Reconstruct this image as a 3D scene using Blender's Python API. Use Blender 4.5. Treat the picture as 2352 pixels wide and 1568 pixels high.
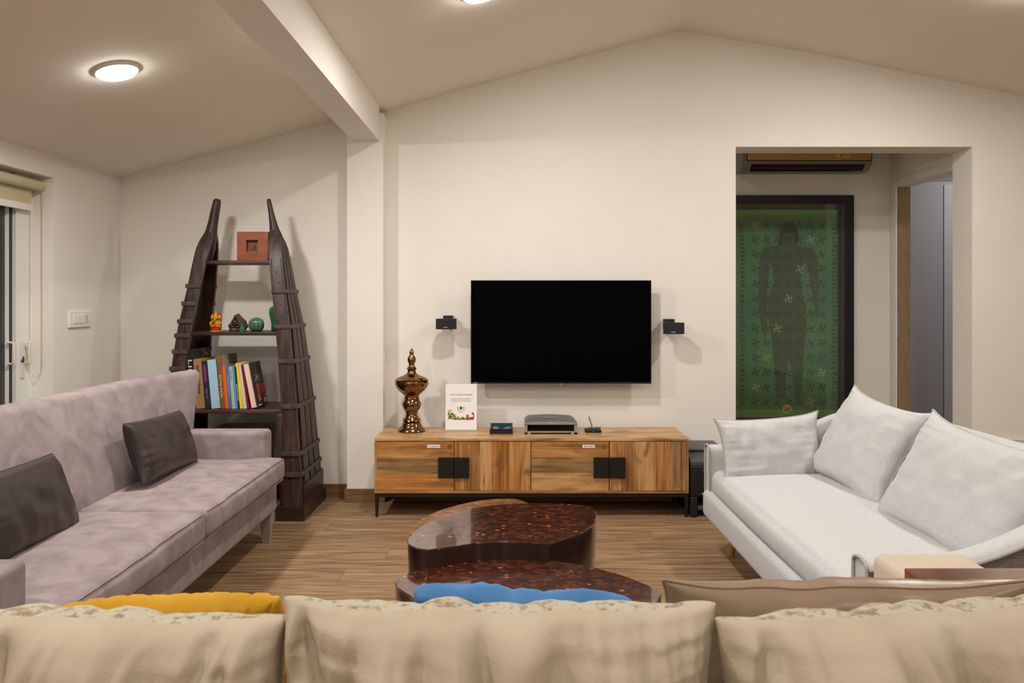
import bpy, bmesh, math, random
from mathutils import Vector, Matrix, noise
from mathutils.geometry import tessellate_polygon

# ------------------------------------------------------------------ clear
for o in list(bpy.data.objects): bpy.data.objects.remove(o)
sc = bpy.context.scene
COL = sc.collection
random.seed(4)

# ------------------------------------------------------------------ camera, world, exposure
H, F, CX, CY = 1.2176, 1800.0, 1176.0, 690.0        # camera height, focal length and horizon in the 2352x1568 frame
cam_data = bpy.data.cameras.new('camera')
cam_data.sensor_width = 36.0
cam_data.lens = F / 2352.0 * 36.0
cam_data.shift_y = -(784.0 - CY) / 2352.0
cam_data.clip_start = 0.05
cam_data.dof.use_dof = True
cam_data.dof.focus_distance = 4.2
cam_data.dof.aperture_fstop = 11.0
cam = bpy.data.objects.new('camera', cam_data)
cam.location = (0, 0, H)
cam.rotation_euler = (math.pi / 2, 0, 0)
COL.objects.link(cam)
sc.camera = cam

world = bpy.data.worlds.new('night'); sc.world = world
world.use_nodes = True
world.node_tree.nodes['Background'].inputs[0].default_value = (0.30, 0.27, 0.27, 1)
world.node_tree.nodes['Background'].inputs[1].default_value = 1.6

sc.view_settings.view_transform = 'Standard'
sc.view_settings.look = 'None'
sc.view_settings.gamma = 1.0
sc.view_settings.use_curve_mapping = False
sc.view_settings.exposure = 0.22

LAMP_W = 18.0                    # watts per ceiling lamp
LAMP_COL = (1.0, 0.98, 0.955)

# ------------------------------------------------------------------ helpers: pixels to places
def P(px, py, d):                # pixel at a known distance
    return Vector(((px - CX) / F * d, d, H - (py - CY) / F * d))
def G(px, py, z=0.0):            # pixel on a level plane of known height
    d = (H - z) * F / (py - CY)
    return Vector(((px - CX) / F * d, d, z))

def srgb(r, g, b):
    def f(c):
        c /= 255.0
        return c / 12.92 if c <= 0.04045 else ((c + 0.055) / 1.055) ** 2.4
    return (f(r), f(g), f(b), 1.0)

# ------------------------------------------------------------------ materials
def mat(name, col, rough=0.5, metal=0.0, col2=None, nscale=8.0, stretch=(1, 1, 1), contrast=(0.35, 0.65), detail=4.0,
        bump=0.0, bscale=60.0, bstretch=(1, 1, 1), spec=0.5, coat=0.0, coat_rough=0.05, sheen=0.0, emit=None, estr=0.0,
        rnd=0.0, rvar=0.0, trans=0.0, ior=1.45, distortion=0.0):
    m = bpy.data.materials.new(name); m.use_nodes = True
    nt = m.node_tree; N = nt.nodes; L = nt.links
    b = N['Principled BSDF']
    b.inputs['Base Color'].default_value = col
    b.inputs['Roughness'].default_value = rough
    b.inputs['Metallic'].default_value = metal
    b.inputs['Specular IOR Level'].default_value = spec
    b.inputs['IOR'].default_value = ior
    b.inputs['Coat Weight'].default_value = coat
    b.inputs['Coat Roughness'].default_value = coat_rough
    b.inputs['Transmission Weight'].default_value = trans
    if sheen:
        b.inputs['Sheen Weight'].default_value = sheen
        b.inputs['Sheen Roughness'].default_value = 0.35
        b.inputs['Sheen Tint'].default_value = col2 or col
    if emit:
        b.inputs['Emission Color'].default_value = emit
        b.inputs['Emission Strength'].default_value = estr
    if col2 is None and not bump: return m
    tc = N.new('ShaderNodeTexCoord')
    vec = tc.outputs['Object']
    if rnd:
        oi = N.new('ShaderNodeObjectInfo')
        mu = N.new('ShaderNodeVectorMath'); mu.operation = 'SCALE'
        mu.inputs[0].default_value = (13.7, 7.3, 5.1)
        L.new(oi.outputs['Random'], mu.inputs['Scale'])
        ad = N.new('ShaderNodeVectorMath'); ad.operation = 'ADD'
        L.new(vec, ad.inputs[0]); L.new(mu.outputs[0], ad.inputs[1]); vec = ad.outputs[0]
    if col2 is not None:
        mp = N.new('ShaderNodeMapping'); mp.inputs['Scale'].default_value = stretch
        L.new(vec, mp.inputs[0])
        nz = N.new('ShaderNodeTexNoise'); nz.inputs['Scale'].default_value = nscale
        nz.inputs['Detail'].default_value = detail; nz.inputs['Distortion'].default_value = distortion
        L.new(mp.outputs[0], nz.inputs['Vector'])
        cr = N.new('ShaderNodeValToRGB')
        cr.color_ramp.elements[0].position = contrast[0]; cr.color_ramp.elements[0].color = col
        cr.color_ramp.elements[1].position = contrast[1]; cr.color_ramp.elements[1].color = col2
        L.new(nz.outputs['Fac'], cr.inputs[0])
        out = cr.outputs[0]
        if rnd and rvar:
            hs = N.new('ShaderNodeHueSaturation')
            mr = N.new('ShaderNodeMapRange'); mr.inputs[3].default_value = 1 - rvar; mr.inputs[4].default_value = 1 + rvar
            L.new(oi.outputs['Random'], mr.inputs[0]); L.new(mr.outputs[0], hs.inputs['Value'])
            L.new(out, hs.inputs['Color']); out = hs.outputs[0]
        L.new(out, b.inputs['Base Color'])
    if bump:
        mp2 = N.new('ShaderNodeMapping'); mp2.inputs['Scale'].default_value = bstretch
        L.new(vec, mp2.inputs[0])
        n2 = N.new('ShaderNodeTexNoise'); n2.inputs['Scale'].default_value = bscale; n2.inputs['Detail'].default_value = 5
        L.new(mp2.outputs[0], n2.inputs['Vector'])
        bp = N.new('ShaderNodeBump'); bp.inputs['Strength'].default_value = bump; bp.inputs['Distance'].default_value = 0.01
        L.new(n2.outputs['Fac'], bp.inputs['Height']); L.new(bp.outputs[0], b.inputs['Normal'])
    return m

def wood(name, dark, mid, light, axis='x', scale=1.0, rough=0.42, rnd=1.0, rvar=0.12, coat=0.0, fine=60.0, bump=0.12, spec=0.4, low=0.45, figure=None):
    """plank wood: long wavy figure plus fine pores along the grain axis"""
    m = bpy.data.materials.new(name); m.use_nodes = True
    nt = m.node_tree; N = nt.nodes; L = nt.links; b = N['Principled BSDF']
    b.inputs['Roughness'].default_value = rough; b.inputs['Coat Weight'].default_value = coat
    b.inputs['Coat Roughness'].default_value = 0.12; b.inputs['Specular IOR Level'].default_value = spec
    tc = N.new('ShaderNodeTexCoord'); oi = N.new('ShaderNodeObjectInfo')
    mu = N.new('ShaderNodeVectorMath'); mu.operation = 'SCALE'; mu.inputs[0].default_value = (31.7 * rnd, 17.3 * rnd, 23.1 * rnd)
    L.new(oi.outputs['Random'], mu.inputs['Scale'])
    ad = N.new('ShaderNodeVectorMath'); L.new(tc.outputs['Object'], ad.inputs[0]); L.new(mu.outputs[0], ad.inputs[1])
    def noise_node(sc_, st, det, dist):
        mp = N.new('ShaderNodeMapping'); mp.inputs['Scale'].default_value = st; L.new(ad.outputs[0], mp.inputs[0])
        n = N.new('ShaderNodeTexNoise'); n.inputs['Scale'].default_value = sc_; n.inputs['Detail'].default_value = det
        n.inputs['Distortion'].default_value = dist; L.new(mp.outputs[0], n.inputs['Vector']); return n
    k = {'x': 0, 'y': 1, 'z': 2}[axis]
    s1 = [1.0] * 3; s1[k] = 0.16
    s2 = [1.0] * 3; s2[k] = 0.035
    n1 = noise_node(9.0 * scale, s1, 3.0, 1.6)
    n2 = noise_node(fine * scale, s2, 6.0, 0.3)
    mx = N.new('ShaderNodeMath'); mx.operation = 'MULTIPLY_ADD'; mx.inputs[1].default_value = 1.0 - low
    L.new(n2.outputs['Fac'], mx.inputs[0])
    m2 = N.new('ShaderNodeMath'); m2.operation = 'MULTIPLY'; m2.inputs[1].default_value = low
    L.new(n1.outputs['Fac'], m2.inputs[0]); L.new(m2.outputs[0], mx.inputs[2])
    cr = N.new('ShaderNodeValToRGB'); e = cr.color_ramp.elements
    e[0].position = 0.34; e[0].color = dark; e[1].position = 0.66; e[1].color = light
    q = e.new(0.5); q.color = mid
    L.new(mx.outputs[0], cr.inputs[0])
    col_out = cr.outputs[0]
    if figure is not None:                        # greyer heartwood patches and darker flame figure
        s3 = [1.0] * 3; s3[k] = 0.30
        n3 = noise_node(7.0 * scale, s3, 5.0, 2.6)
        c3 = N.new('ShaderNodeValToRGB'); c3.color_ramp.elements[0].position = 0.53; c3.color_ramp.elements[1].position = 0.70
        c3.color_ramp.elements[0].color = (0, 0, 0, 1); c3.color_ramp.elements[1].color = (0.75, 0.75, 0.75, 1)
        L.new(n3.outputs['Fac'], c3.inputs[0])
        mxc = N.new('ShaderNodeMix'); mxc.data_type = 'RGBA'
        L.new(c3.outputs[0], mxc.inputs[0]); L.new(col_out, mxc.inputs[6]); mxc.inputs[7].default_value = figure
        col_out = mxc.outputs[2]
    hs = N.new('ShaderNodeHueSaturation'); mr = N.new('ShaderNodeMapRange')
    mr.inputs[3].default_value = 1 - rvar; mr.inputs[4].default_value = 1 + rvar
    L.new(oi.outputs['Random'], mr.inputs[0]); L.new(mr.outputs[0], hs.inputs['Value']); L.new(col_out, hs.inputs['Color'])
    L.new(hs.outputs[0], b.inputs['Base Color'])
    bp = N.new('ShaderNodeBump'); bp.inputs['Strength'].default_value = bump; bp.inputs['Distance'].default_value = 0.004
    L.new(n2.outputs['Fac'], bp.inputs['Height']); L.new(bp.outputs[0], b.inputs['Normal'])
    return m

def inlay(name, base=((44, 15, 7), (60, 24, 10), (98, 46, 19)), rough=0.22, coat=1.0):
    """dark lacquered top with inlaid shell chips"""
    m = bpy.data.materials.new(name); m.use_nodes = True
    nt = m.node_tree; N = nt.nodes; L = nt.links; b = N['Principled BSDF']
    b.inputs['Roughness'].default_value = rough; b.inputs['Coat Weight'].default_value = coat; b.inputs['Coat Roughness'].default_value = 0.03
    tc = N.new('ShaderNodeTexCoord')
    v = N.new('ShaderNodeTexVoronoi'); v.inputs['Scale'].default_value = 55; L.new(tc.outputs['Object'], v.inputs['Vector'])
    cr = N.new('ShaderNodeValToRGB'); e = cr.color_ramp.elements
    sep = N.new('ShaderNodeSeparateColor'); L.new(v.outputs['Color'], sep.inputs[0])
    e[0].position = 0.0; e[0].color = srgb(*base[0]); e[1].position = 0.95; e[1].color = srgb(*base[2])
    q = e.new(0.5); q.color = srgb(*base[1])
    L.new(sep.outputs[0], cr.inputs[0])
    v2 = N.new('ShaderNodeTexVoronoi'); v2.inputs['Scale'].default_value = 44; v2.distance = 'MANHATTAN'; L.new(tc.outputs['Object'], v2.inputs['Vector'])
    s2 = N.new('ShaderNodeSeparateColor'); L.new(v2.outputs['Color'], s2.inputs[0])
    gt = N.new('ShaderNodeMath'); gt.operation = 'GREATER_THAN'; gt.inputs[1].default_value = 0.90; L.new(s2.outputs[0], gt.inputs[0])
    lt = N.new('ShaderNodeMath'); lt.operation = 'LESS_THAN'; lt.inputs[1].default_value = 0.46; L.new(v2.outputs['Distance'], lt.inputs[0])
    an = N.new('ShaderNodeMath'); an.operation = 'MULTIPLY'; L.new(gt.outputs[0], an.inputs[0]); L.new(lt.outputs[0], an.inputs[1])
    mx = N.new('ShaderNodeMix'); mx.data_type = 'RGBA'
    L.new(an.outputs[0], mx.inputs[0]); L.new(cr.outputs[0], mx.inputs[6]); mx.inputs[7].default_value = srgb(168, 100, 48)
    L.new(mx.outputs[2], b.inputs['Base Color'])
    return m

M = {}
M['wall'] = mat('wall_paint', srgb(235, 229, 219), 0.85, col2=srgb(233, 227, 216), nscale=3, bump=0.02, bscale=40, spec=0.2)
M['ceil'] = mat('ceiling_paint', srgb(238, 229, 216), 0.9, col2=srgb(236, 227, 213), nscale=2, bump=0.02, bscale=40, spec=0.15)
M['white'] = mat('white_frame', srgb(232, 230, 224), 0.4)
M['floor'] = wood('floor_oak', srgb(98, 72, 48), srgb(142, 112, 80), srgb(172, 143, 108), 'x', 0.9, rough=0.5, rvar=0.05, fine=120, low=0.25, bump=0.2)
M['gap'] = mat('floor_joint', srgb(70, 50, 34), 0.9)
M['skirt'] = wood('skirting_wood', srgb(92, 64, 42), srgb(122, 90, 62), srgb(142, 108, 76), 'x', 1.0, rough=0.5, rvar=0.03)
MANGO = {'honey': ((118, 74, 34), (176, 120, 64), (204, 156, 100)), 'pale': ((142, 98, 54), (196, 148, 94), (216, 174, 122)), 'grey': ((96, 70, 44), (150, 114, 72), (180, 142, 96)), 'orange': ((118, 70, 28), (172, 112, 54), (198, 144, 84)), 'brown': ((92, 58, 30), (150, 102, 56), (184, 136, 84))}
for kk, (a_, b_, c_) in MANGO.items():
    for ax_ in 'xz':
        M['mango_%s_%s' % (kk, ax_)] = wood('mango_%s_%s' % (kk, ax_), srgb(*a_), srgb(*b_), srgb(*c_), ax_, 1.0, figure=srgb(104, 78, 50), low=0.5, rough=0.38, rvar=0.05, fine=70, coat=0.15)
M['mango_x'] = M['mango_honey_x']; M['mango_z'] = M['mango_honey_z']
M['blackmetal'] = mat('black_metal', srgb(18, 17, 17), 0.45)
M['chrome'] = mat('chrome', srgb(190, 186, 180), 0.2, 1.0)
M['paper'] = mat('paper', srgb(238, 234, 230), 0.6)
M['ink'] = mat('ink', srgb(70, 66, 66), 0.7)
M['mauve'] = mat('mauve_velvet', srgb(134, 119, 118), 0.85, col2=srgb(158, 144, 142), nscale=12, stretch=(1, 1, 1), contrast=(0.32, 0.68), detail=7, bump=0.10, bscale=420, sheen=0.35, spec=0.15, distortion=0.6)
M['mauve_leg'] = mat('grey_painted_leg', srgb(150, 140, 130), 0.5)
M['bleather'] = mat('brown_leather', srgb(50, 39, 37), 0.36, col2=srgb(56, 44, 42), nscale=10, bump=0.05, bscale=45, spec=0.5)
M['linen'] = mat('white_linen', srgb(196, 195, 193), 0.9, col2=srgb(202, 201, 199), nscale=60, contrast=(0.3, 0.7), detail=6, bump=0.25, bscale=260, spec=0.1, sheen=0.1)
M['linen_edge'] = mat('linen_piping', srgb(176, 170, 163), 0.9, bump=0.2, bscale=200)
M['greyback'] = mat('grey_outer_fabric', srgb(132, 124, 117), 0.95, col2=srgb(112, 105, 99), nscale=40, stretch=(1, 1, 6), bump=0.3, bscale=200, spec=0.1)
M['legwood'] = mat('yellow_leg_wood', srgb(176, 126, 44), 0.45, col2=srgb(160, 108, 34), nscale=10, stretch=(6, 6, 1))
M['darkwood'] = wood('dark_shelf_wood', srgb(30, 18, 13), srgb(58, 40, 32), srgb(82, 62, 52), 'z', 1.2, rough=0.42, rvar=0.10, fine=40, bump=0.5)
M['darkwood_x'] = wood('dark_board_wood', srgb(34, 20, 14), srgb(62, 42, 32), srgb(86, 62, 48), 'x', 1.2, rough=0.4, rvar=0.08, fine=40, bump=0.3)
M['ironband'] = mat('strap_wood', srgb(62, 48, 42), 0.5, col2=srgb(84, 68, 60), nscale=30, bump=0.3, bscale=60)
M['plinth'] = mat('plinth_wood', srgb(42, 27, 21), 0.35, col2=srgb(54, 36, 28), nscale=6, stretch=(1, 1, 8))
M['inlay'] = inlay('inlaid_lacquer')
M['inlay_amber'] = inlay('amber_inlay', ((80, 44, 14), (108, 62, 20), (142, 90, 36)), 0.4, 0.1)
M['lacquer'] = mat('dark_lacquer', srgb(30, 17, 14), 0.18, col2=srgb(46, 28, 22), nscale=5, stretch=(6, 6, 1), coat=0.6)
M['bronze'] = mat('bronze_glaze', srgb(136, 104, 68), 0.13, 1.0, col2=srgb(152, 118, 80), nscale=6)
M['cream'] = mat('cream_velvet', srgb(164, 149, 128), 0.8, col2=srgb(176, 162, 141), nscale=9, contrast=(0.3, 0.7), detail=3, bump=0.12, bscale=180, sheen=0.3, spec=0.15)
M['floral'] = mat('floral_weave', srgb(172, 163, 142), 0.85, col2=srgb(134, 117, 94), nscale=75, contrast=(0.50, 0.66), detail=5, bump=0.4, bscale=120, spec=0.15)
M['yellow'] = mat('mustard_velvet', srgb(174, 128, 28), 0.75, col2=srgb(188, 142, 40), nscale=9, sheen=0.3, spec=0.15, bump=0.1, bscale=200)
M['blue'] = mat('blue_velvet', srgb(66, 110, 156), 0.75, col2=srgb(80, 126, 172), nscale=9, sheen=0.3, spec=0.15, bump=0.1, bscale=200)
M['taupe'] = mat('taupe_leather', srgb(132, 110, 89), 0.32, col2=srgb(140, 118, 96), nscale=6, bump=0.05, bscale=40, spec=0.5)
M['beige'] = mat('beige_sofa_fabric', srgb(196, 178, 158), 0.85, col2=srgb(202, 185, 166), nscale=10, bump=0.12, bscale=200, spec=0.15)
M['traywood'] = wood('tray_wood', srgb(72, 36, 16), srgb(106, 58, 28), srgb(124, 72, 38), 'x', 1.0, rough=0.25, rvar=0.02, coat=0.5, fine=40)
M['screen'] = mat('tv_screen', (0.0006, 0.0006, 0.0006, 1), 0.5, spec=0.03)
M['blackplastic'] = mat('black_plastic', srgb(24, 24, 26), 0.5)
M['grille'] = mat('speaker_grille', srgb(36, 36, 38), 0.75, bump=0.5, bscale=900)
M['greyplastic'] = mat('grey_plastic', srgb(104, 100, 95), 0.4)
M['darkgrey'] = mat('dark_grey_plastic', srgb(70, 70, 72), 0.45)
M['silver'] = mat('silver_plastic', srgb(176, 168, 160), 0.35, 0.5)
M['gloss_black'] = mat('gloss_black', srgb(8, 8, 8), 0.15, spec=0.5)
M['navybox'] = mat('navy_lacquer', srgb(26, 24, 38), 0.3)
M['teal'] = mat('teal_lining', srgb(22, 72, 84), 0.5)
M['clock'] = mat('orange_wood', srgb(128, 66, 40), 0.35, col2=srgb(150, 84, 54), nscale=8, stretch=(1, 1, 5))
M['clockdial'] = mat('clock_dial', srgb(112, 62, 48), 0.5)
M['black'] = mat('black_paint', srgb(12, 11, 11), 0.5)
M['emit'] = mat('lamp_diffuser', (1, 1, 1, 1), 0.5, emit=(1.0, 0.965, 0.92, 1), estr=60.0)
M['emit_dim'] = mat('added_lamp_diffuser', (1, 1, 1, 1), 0.5, emit=(1.0, 0.965, 0.92, 1), estr=6.0)  # for the two added lamps in the corridor and the grey room
M['blind'] = mat('blind_cloth', srgb(206, 194, 158), 0.8, col2=srgb(200, 187, 150), nscale=4, bump=0.1, bscale=300)
M['bead'] = mat('bead_chain', srgb(216, 204, 178), 0.5)
M['gasket'] = mat('dark_gasket', srgb(52, 56, 60), 0.5)
M['handlew'] = mat('ivory_handle', srgb(222, 212, 196), 0.4)
M['curtain'] = mat('brown_curtain', srgb(176, 156, 150), 0.9, col2=srgb(136, 122, 118), nscale=7, stretch=(1, 6, 0.05))
M['beigewood'] = mat('beige_jamb', srgb(158, 132, 98), 0.6, col2=srgb(140, 115, 84), nscale=10, stretch=(6, 6, 1))
M['greydoor'] = mat('grey_laminate', srgb(150, 150, 156), 0.45)
M['greydoor2'] = mat('grey_laminate_pale', srgb(170, 170, 174), 0.45)
M['acgold'] = mat('gold_panel', srgb(190, 146, 78), 0.4)
M['acgrey'] = mat('ac_grey', srgb(132, 124, 114), 0.45)
M['stick_y'] = mat('sticker_yellow', srgb(220, 206, 40), 0.5)
M['stick_b'] = mat('sticker_blue', srgb(30, 60, 120), 0.5)
M['frame_dark'] = mat('navy_black_frame', srgb(22, 21, 30), 0.35)
M['mount'] = mat('grey_mount', srgb(74, 70, 72), 0.6)
M['print_green'] = mat('print_green', srgb(108, 150, 104), 0.7, col2=srgb(88, 134, 104), nscale=2.2, detail=3, spec=0.2)
M['print_band'] = mat('print_band', srgb(122, 178, 112), 0.7, spec=0.2)
M['print_band2'] = mat('print_band_olive', srgb(112, 148, 82), 0.7, spec=0.2)
M['print_fig'] = mat('print_figure', srgb(88, 106, 82), 0.7, spec=0.2)
M['print_hair'] = mat('print_hair', srgb(72, 84, 68), 0.7, spec=0.2)
M['print_motif'] = mat('print_motif', srgb(56, 92, 62), 0.7, spec=0.2)
M['print_gold'] = mat('print_gold', srgb(170, 190, 106), 0.7, spec=0.2)
M['print_cream'] = mat('print_cream', srgb(196, 206, 130), 0.7, spec=0.2)
M['print_red'] = mat('print_red', srgb(150, 50, 34), 0.7, spec=0.2)
def glass_pane(name, tint):
    m = bpy.data.materials.new(name); m.use_nodes = True
    nt = m.node_tree; N = nt.nodes; L = nt.links; N.remove(N['Principled BSDF'])
    tr = N.new('ShaderNodeBsdfTransparent'); tr.inputs[0].default_value = tint
    gl = N.new('ShaderNodeBsdfGlossy'); gl.inputs['Roughness'].default_value = 0.01
    fr = N.new('ShaderNodeFresnel'); fr.inputs[0].default_value = 1.5
    mx = N.new('ShaderNodeMixShader'); L.new(fr.outputs[0], mx.inputs[0]); L.new(tr.outputs[0], mx.inputs[1]); L.new(gl.outputs[0], mx.inputs[2])
    L.new(mx.outputs[0], N['Material Output'].inputs[0]); return m
M['glass'] = glass_pane('clear_glass', (0.97, 0.98, 0.97, 1))
M['acrylic'] = mat('clear_acrylic', srgb(220, 214, 206), 0.1, trans=0.6)
def flat(name, r, g, b, rough=0.55):
    key = 'c_' + name
    if key not in M: M[key] = mat(name, srgb(r, g, b), rough)
    return M[key]

# ------------------------------------------------------------------ object helpers
ORI = {}
def props(o, label=None, cat=None, group=None, kind=None):
    if label: o['label'] = label
    if cat: o['category'] = cat
    if group: o['group'] = group
    if kind: o['kind'] = kind
    return o
def thing(name, label, cat, loc, group=None):
    o = bpy.data.objects.new(name, None); COL.objects.link(o)
    o.location = loc; o.empty_display_size = 0.05
    ORI[o] = Vector(loc)
    return props(o, label, cat, group)
def link_mesh(name, me, parent=None, loc=None):
    o = bpy.data.objects.new(name, me); COL.objects.link(o)
    if parent is not None:
        o.parent = parent; ORI[o] = ORI[parent]
    else:
        ORI[o] = Vector(loc) if loc is not None else Vector((0, 0, 0)); o.location = ORI[o]
    return o
def obj(name, bm, mats, parent=None, loc=None, smooth=None, recalc=True):
    """bm holds WORLD coordinates; they are moved into the frame of the thing"""
    org = ORI[parent] if parent is not None else (Vector(loc) if loc is not None else Vector((0, 0, 0)))
    bm.transform(Matrix.Translation(-org))
    if recalc: bmesh.ops.recalc_face_normals(bm, faces=bm.faces)
    me = bpy.data.meshes.new(name)
    bm.to_mesh(me); bm.free()
    if not isinstance(mats, (list, tuple)): mats = [mats]
    for m in mats: me.materials.append(m)
    if smooth:
        me.polygons.foreach_set('use_smooth', [True] * len(me.polygons))
        if smooth is not True: me.set_sharp_from_angle(angle=math.radians(smooth))
    return link_mesh(name, me, parent, loc)
def struct(name, bm, m, parent=None, label=None, smooth=None, loc=(0, 0, 0)):
    o = obj(name, bm, m, parent, None if parent else loc, smooth)
    if parent is None: props(o, label, None, None, 'structure')
    return o
B = bmesh.new

def faces_from(bm, verts, faces, mi=0):
    vs = [bm.verts.new(v) for v in verts]
    for f in faces:
        try:
            q = bm.faces.new([vs[i] for i in f]); q.material_index = mi
        except ValueError: pass
    return vs
def box(bm, lo, hi, mi=0, M4=None):
    x0, y0, z0 = lo; x1, y1, z1 = hi
    v = [Vector(c) for c in ((x0, y0, z0), (x1, y0, z0), (x1, y1, z0), (x0, y1, z0), (x0, y0, z1), (x1, y0, z1), (x1, y1, z1), (x0, y1, z1))]
    if M4 is not None: v = [M4 @ c for c in v]
    return faces_from(bm, v, [(0, 3, 2, 1), (4, 5, 6, 7), (0, 1, 5, 4), (1, 2, 6, 5), (2, 3, 7, 6), (3, 0, 4, 7)], mi)
def rbox(bm, lo, hi, r, n=(1, 1, 1), seg=3, deform=None, M4=None, mi=0):
    """rounded box; n = inner divisions; deform(p, q) gets the point and its -1..1 coordinates"""
    lo = Vector(lo); hi = Vector(hi); c = (lo + hi) / 2; s = (hi - lo) / 2
    r = min(r, min(s) * 0.999)
    ax = []
    for k in range(3):
        e = s[k] - r
        corner = [r * math.tan(math.radians(45 * i / seg)) for i in range(1, seg + 1)]
        inner = [-e + 2 * e * i / n[k] for i in range(n[k] + 1)]
        ax.append([-e - t for t in reversed(corner)] + inner + [e + t for t in corner])
    idx = {}
    def vert(i, j, k):
        key = (i, j, k)
        if key in idx: return idx[key]
        q = Vector((ax[0][i], ax[1][j], ax[2][k]))
        inn = Vector([max(-(s[a] - r), min(s[a] - r, q[a])) for a in range(3)])
        d = q - inn
        p = inn + d.normalized() * r if d.length > 1e-9 else q
        if deform: p = deform(p, Vector((q[0] / s[0], q[1] / s[1], q[2] / s[2])))
        p = c + p
        if M4 is not None: p = M4 @ p
        idx[key] = bm.verts.new(p); return idx[key]
    nx, ny, nz = len(ax[0]) - 1, len(ax[1]) - 1, len(ax[2]) - 1
    def quad(a, b_, c_, d_):
        f = bm.faces.new((vert(*a), vert(*b_), vert(*c_), vert(*d_))); f.material_index = mi
    for i in range(nx):
        for j in range(ny):
            quad((i, j, 0), (i, j + 1, 0), (i + 1, j + 1, 0), (i + 1, j, 0)); quad((i, j, nz), (i + 1, j, nz), (i + 1, j + 1, nz), (i, j + 1, nz))
    for i in range(nx):
        for k in range(nz):
            quad((i, 0, k), (i + 1, 0, k), (i + 1, 0, k + 1), (i, 0, k + 1)); quad((i, ny, k), (i, ny, k + 1), (i + 1, ny, k + 1), (i + 1, ny, k))
    for j in range(ny):
        for k in range(nz):
            quad((0, j, k), (0, j, k + 1), (0, j + 1, k + 1), (0, j + 1, k)); quad((nx, j, k), (nx, j + 1, k), (nx, j + 1, k + 1), (nx, j, k + 1))
def grid(bm, rows, close_u=False, close_v=False, mi=0, cap=False):
    """rows of points -> surface; close_v joins the last point of each row with the first"""
    vs = [[bm.verts.new(p) for p in r] for r in rows]
    nr = len(vs); nc = len(vs[0])
    for i in range(nr if close_u else nr - 1):
        a = vs[i]; b_ = vs[(i + 1) % nr]
        for j in range(nc if close_v else nc - 1):
            f = bm.faces.new((a[j], a[(j + 1) % nc], b_[(j + 1) % nc], b_[j])); f.material_index = mi
    if cap:
        bm.faces.new(vs[0][::-1]).material_index = mi; bm.faces.new(vs[-1]).material_index = mi
    return vs
def lathe(bm, c, prof, n=24, mi=0):
    c = Vector(c); rows = []
    for r, z in prof:
        r = max(r, 1e-4)
        rows.append([c + Vector((r * math.cos(2 * math.pi * k / n), r * math.sin(2 * math.pi * k / n), z)) for k in range(n)])
    grid(bm, rows, close_v=True, cap=True, mi=mi)
def tube(bm, pts, r, n=8, closed=False, mi=0, up=None):
    pts = [Vector(p) for p in pts]; m = len(pts); rows = []
    rr = r if isinstance(r, (list, tuple)) else [r] * m
    prev = None
    for i, p in enumerate(pts):
        a = pts[(i - 1) % m] if (closed or i) else p
        b_ = pts[(i + 1) % m] if (closed or i < m - 1) else p
        t = (b_ - a).normalized()
        if prev is None:
            u = Vector((0, 0, 1)) if abs(t.z) < 0.9 else Vector((1, 0, 0))
            if up is not None: u = Vector(up)
        else: u = prev
        u = (u - t * u.dot(t)).normalized(); prev = u; w = t.cross(u)
        rows.append([p + (u * math.cos(2 * math.pi * k / n) + w * math.sin(2 * math.pi * k / n)) * rr[i] for k in range(n)])
    grid(bm, rows, close_u=closed, close_v=True, cap=not closed, mi=mi)
def cyl(bm, p0, p1, r0, r1=None, n=16, mi=0):
    tube(bm, [p0, p1], [r0, r0 if r1 is None else r1], n, mi=mi)
def ball(bm, c, r, n=14, m=8, M4=None, mi=0):
    c = Vector(c); r = (r, r, r) if isinstance(r, (int, float)) else r
    rows = []
    for i in range(1, m):
        a = math.pi * i / m
        row = [Vector((r[0] * math.sin(a) * math.cos(2 * math.pi * k / n), r[1] * math.sin(a) * math.sin(2 * math.pi * k / n), r[2] * math.cos(a))) for k in range(n)]
        if M4 is not None: row = [M4 @ p for p in row]
        rows.append([c + p for p in row])
    vs = grid(bm, rows, close_v=True, mi=mi)
    for s, row in ((1, vs[0]), (-1, vs[-1])):
        t = Vector((0, 0, r[2] * s)); t = M4 @ t if M4 is not None else t
        tip = bm.verts.new(c + t)
        for k in range(n):
            bm.faces.new((tip, row[k], row[(k + 1) % n])).material_index = mi
def prism(bm, outline, fn0, fn1, mi=0):
    """outline of 2D points; fn0/fn1 map a 2D point to the two ends"""
    a = [bm.verts.new(fn0(p)) for p in outline]; b_ = [bm.verts.new(fn1(p)) for p in outline]
    n = len(outline)
    for i in range(n):
        bm.faces.new((a[i], a[(i + 1) % n], b_[(i + 1) % n], b_[i])).material_index = mi
    tris = tessellate_polygon([[Vector((p[0], p[1], 0)) for p in outline]])
    for t in tris:
        for ring in (a, b_):
            try: bm.faces.new([ring[i] for i in t]).material_index = mi
            except ValueError: pass
def flatpoly(bm, pts, mi=0):
    """flat polygon of 3D points in a plane of constant y (print)"""
    vs = [bm.verts.new(p) for p in pts]
    for t in tessellate_polygon([[Vector((p[0], p[2], 0)) for p in pts]]):
        try: bm.faces.new([vs[i] for i in t]).material_index = mi
        except ValueError: pass
def catmull(pts, k=5, closed=True):
    out = []; n = len(pts)
    for i in range(n if closed else n - 1):
        p0, p1, p2, p3 = (pts[(i + d) % n] if closed else pts[max(0, min(n - 1, i + d))] for d in (-1, 0, 1, 2))
        for s in range(k):
            t = s / k
            out.append(0.5 * ((2 * p1) + (p2 - p0) * t + (2 * p0 - 5 * p1 + 4 * p2 - p3) * t * t + (3 * p1 - p0 - 3 * p2 + p3) * t ** 3))
    if not closed: out.append(pts[-1])
    return out
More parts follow.
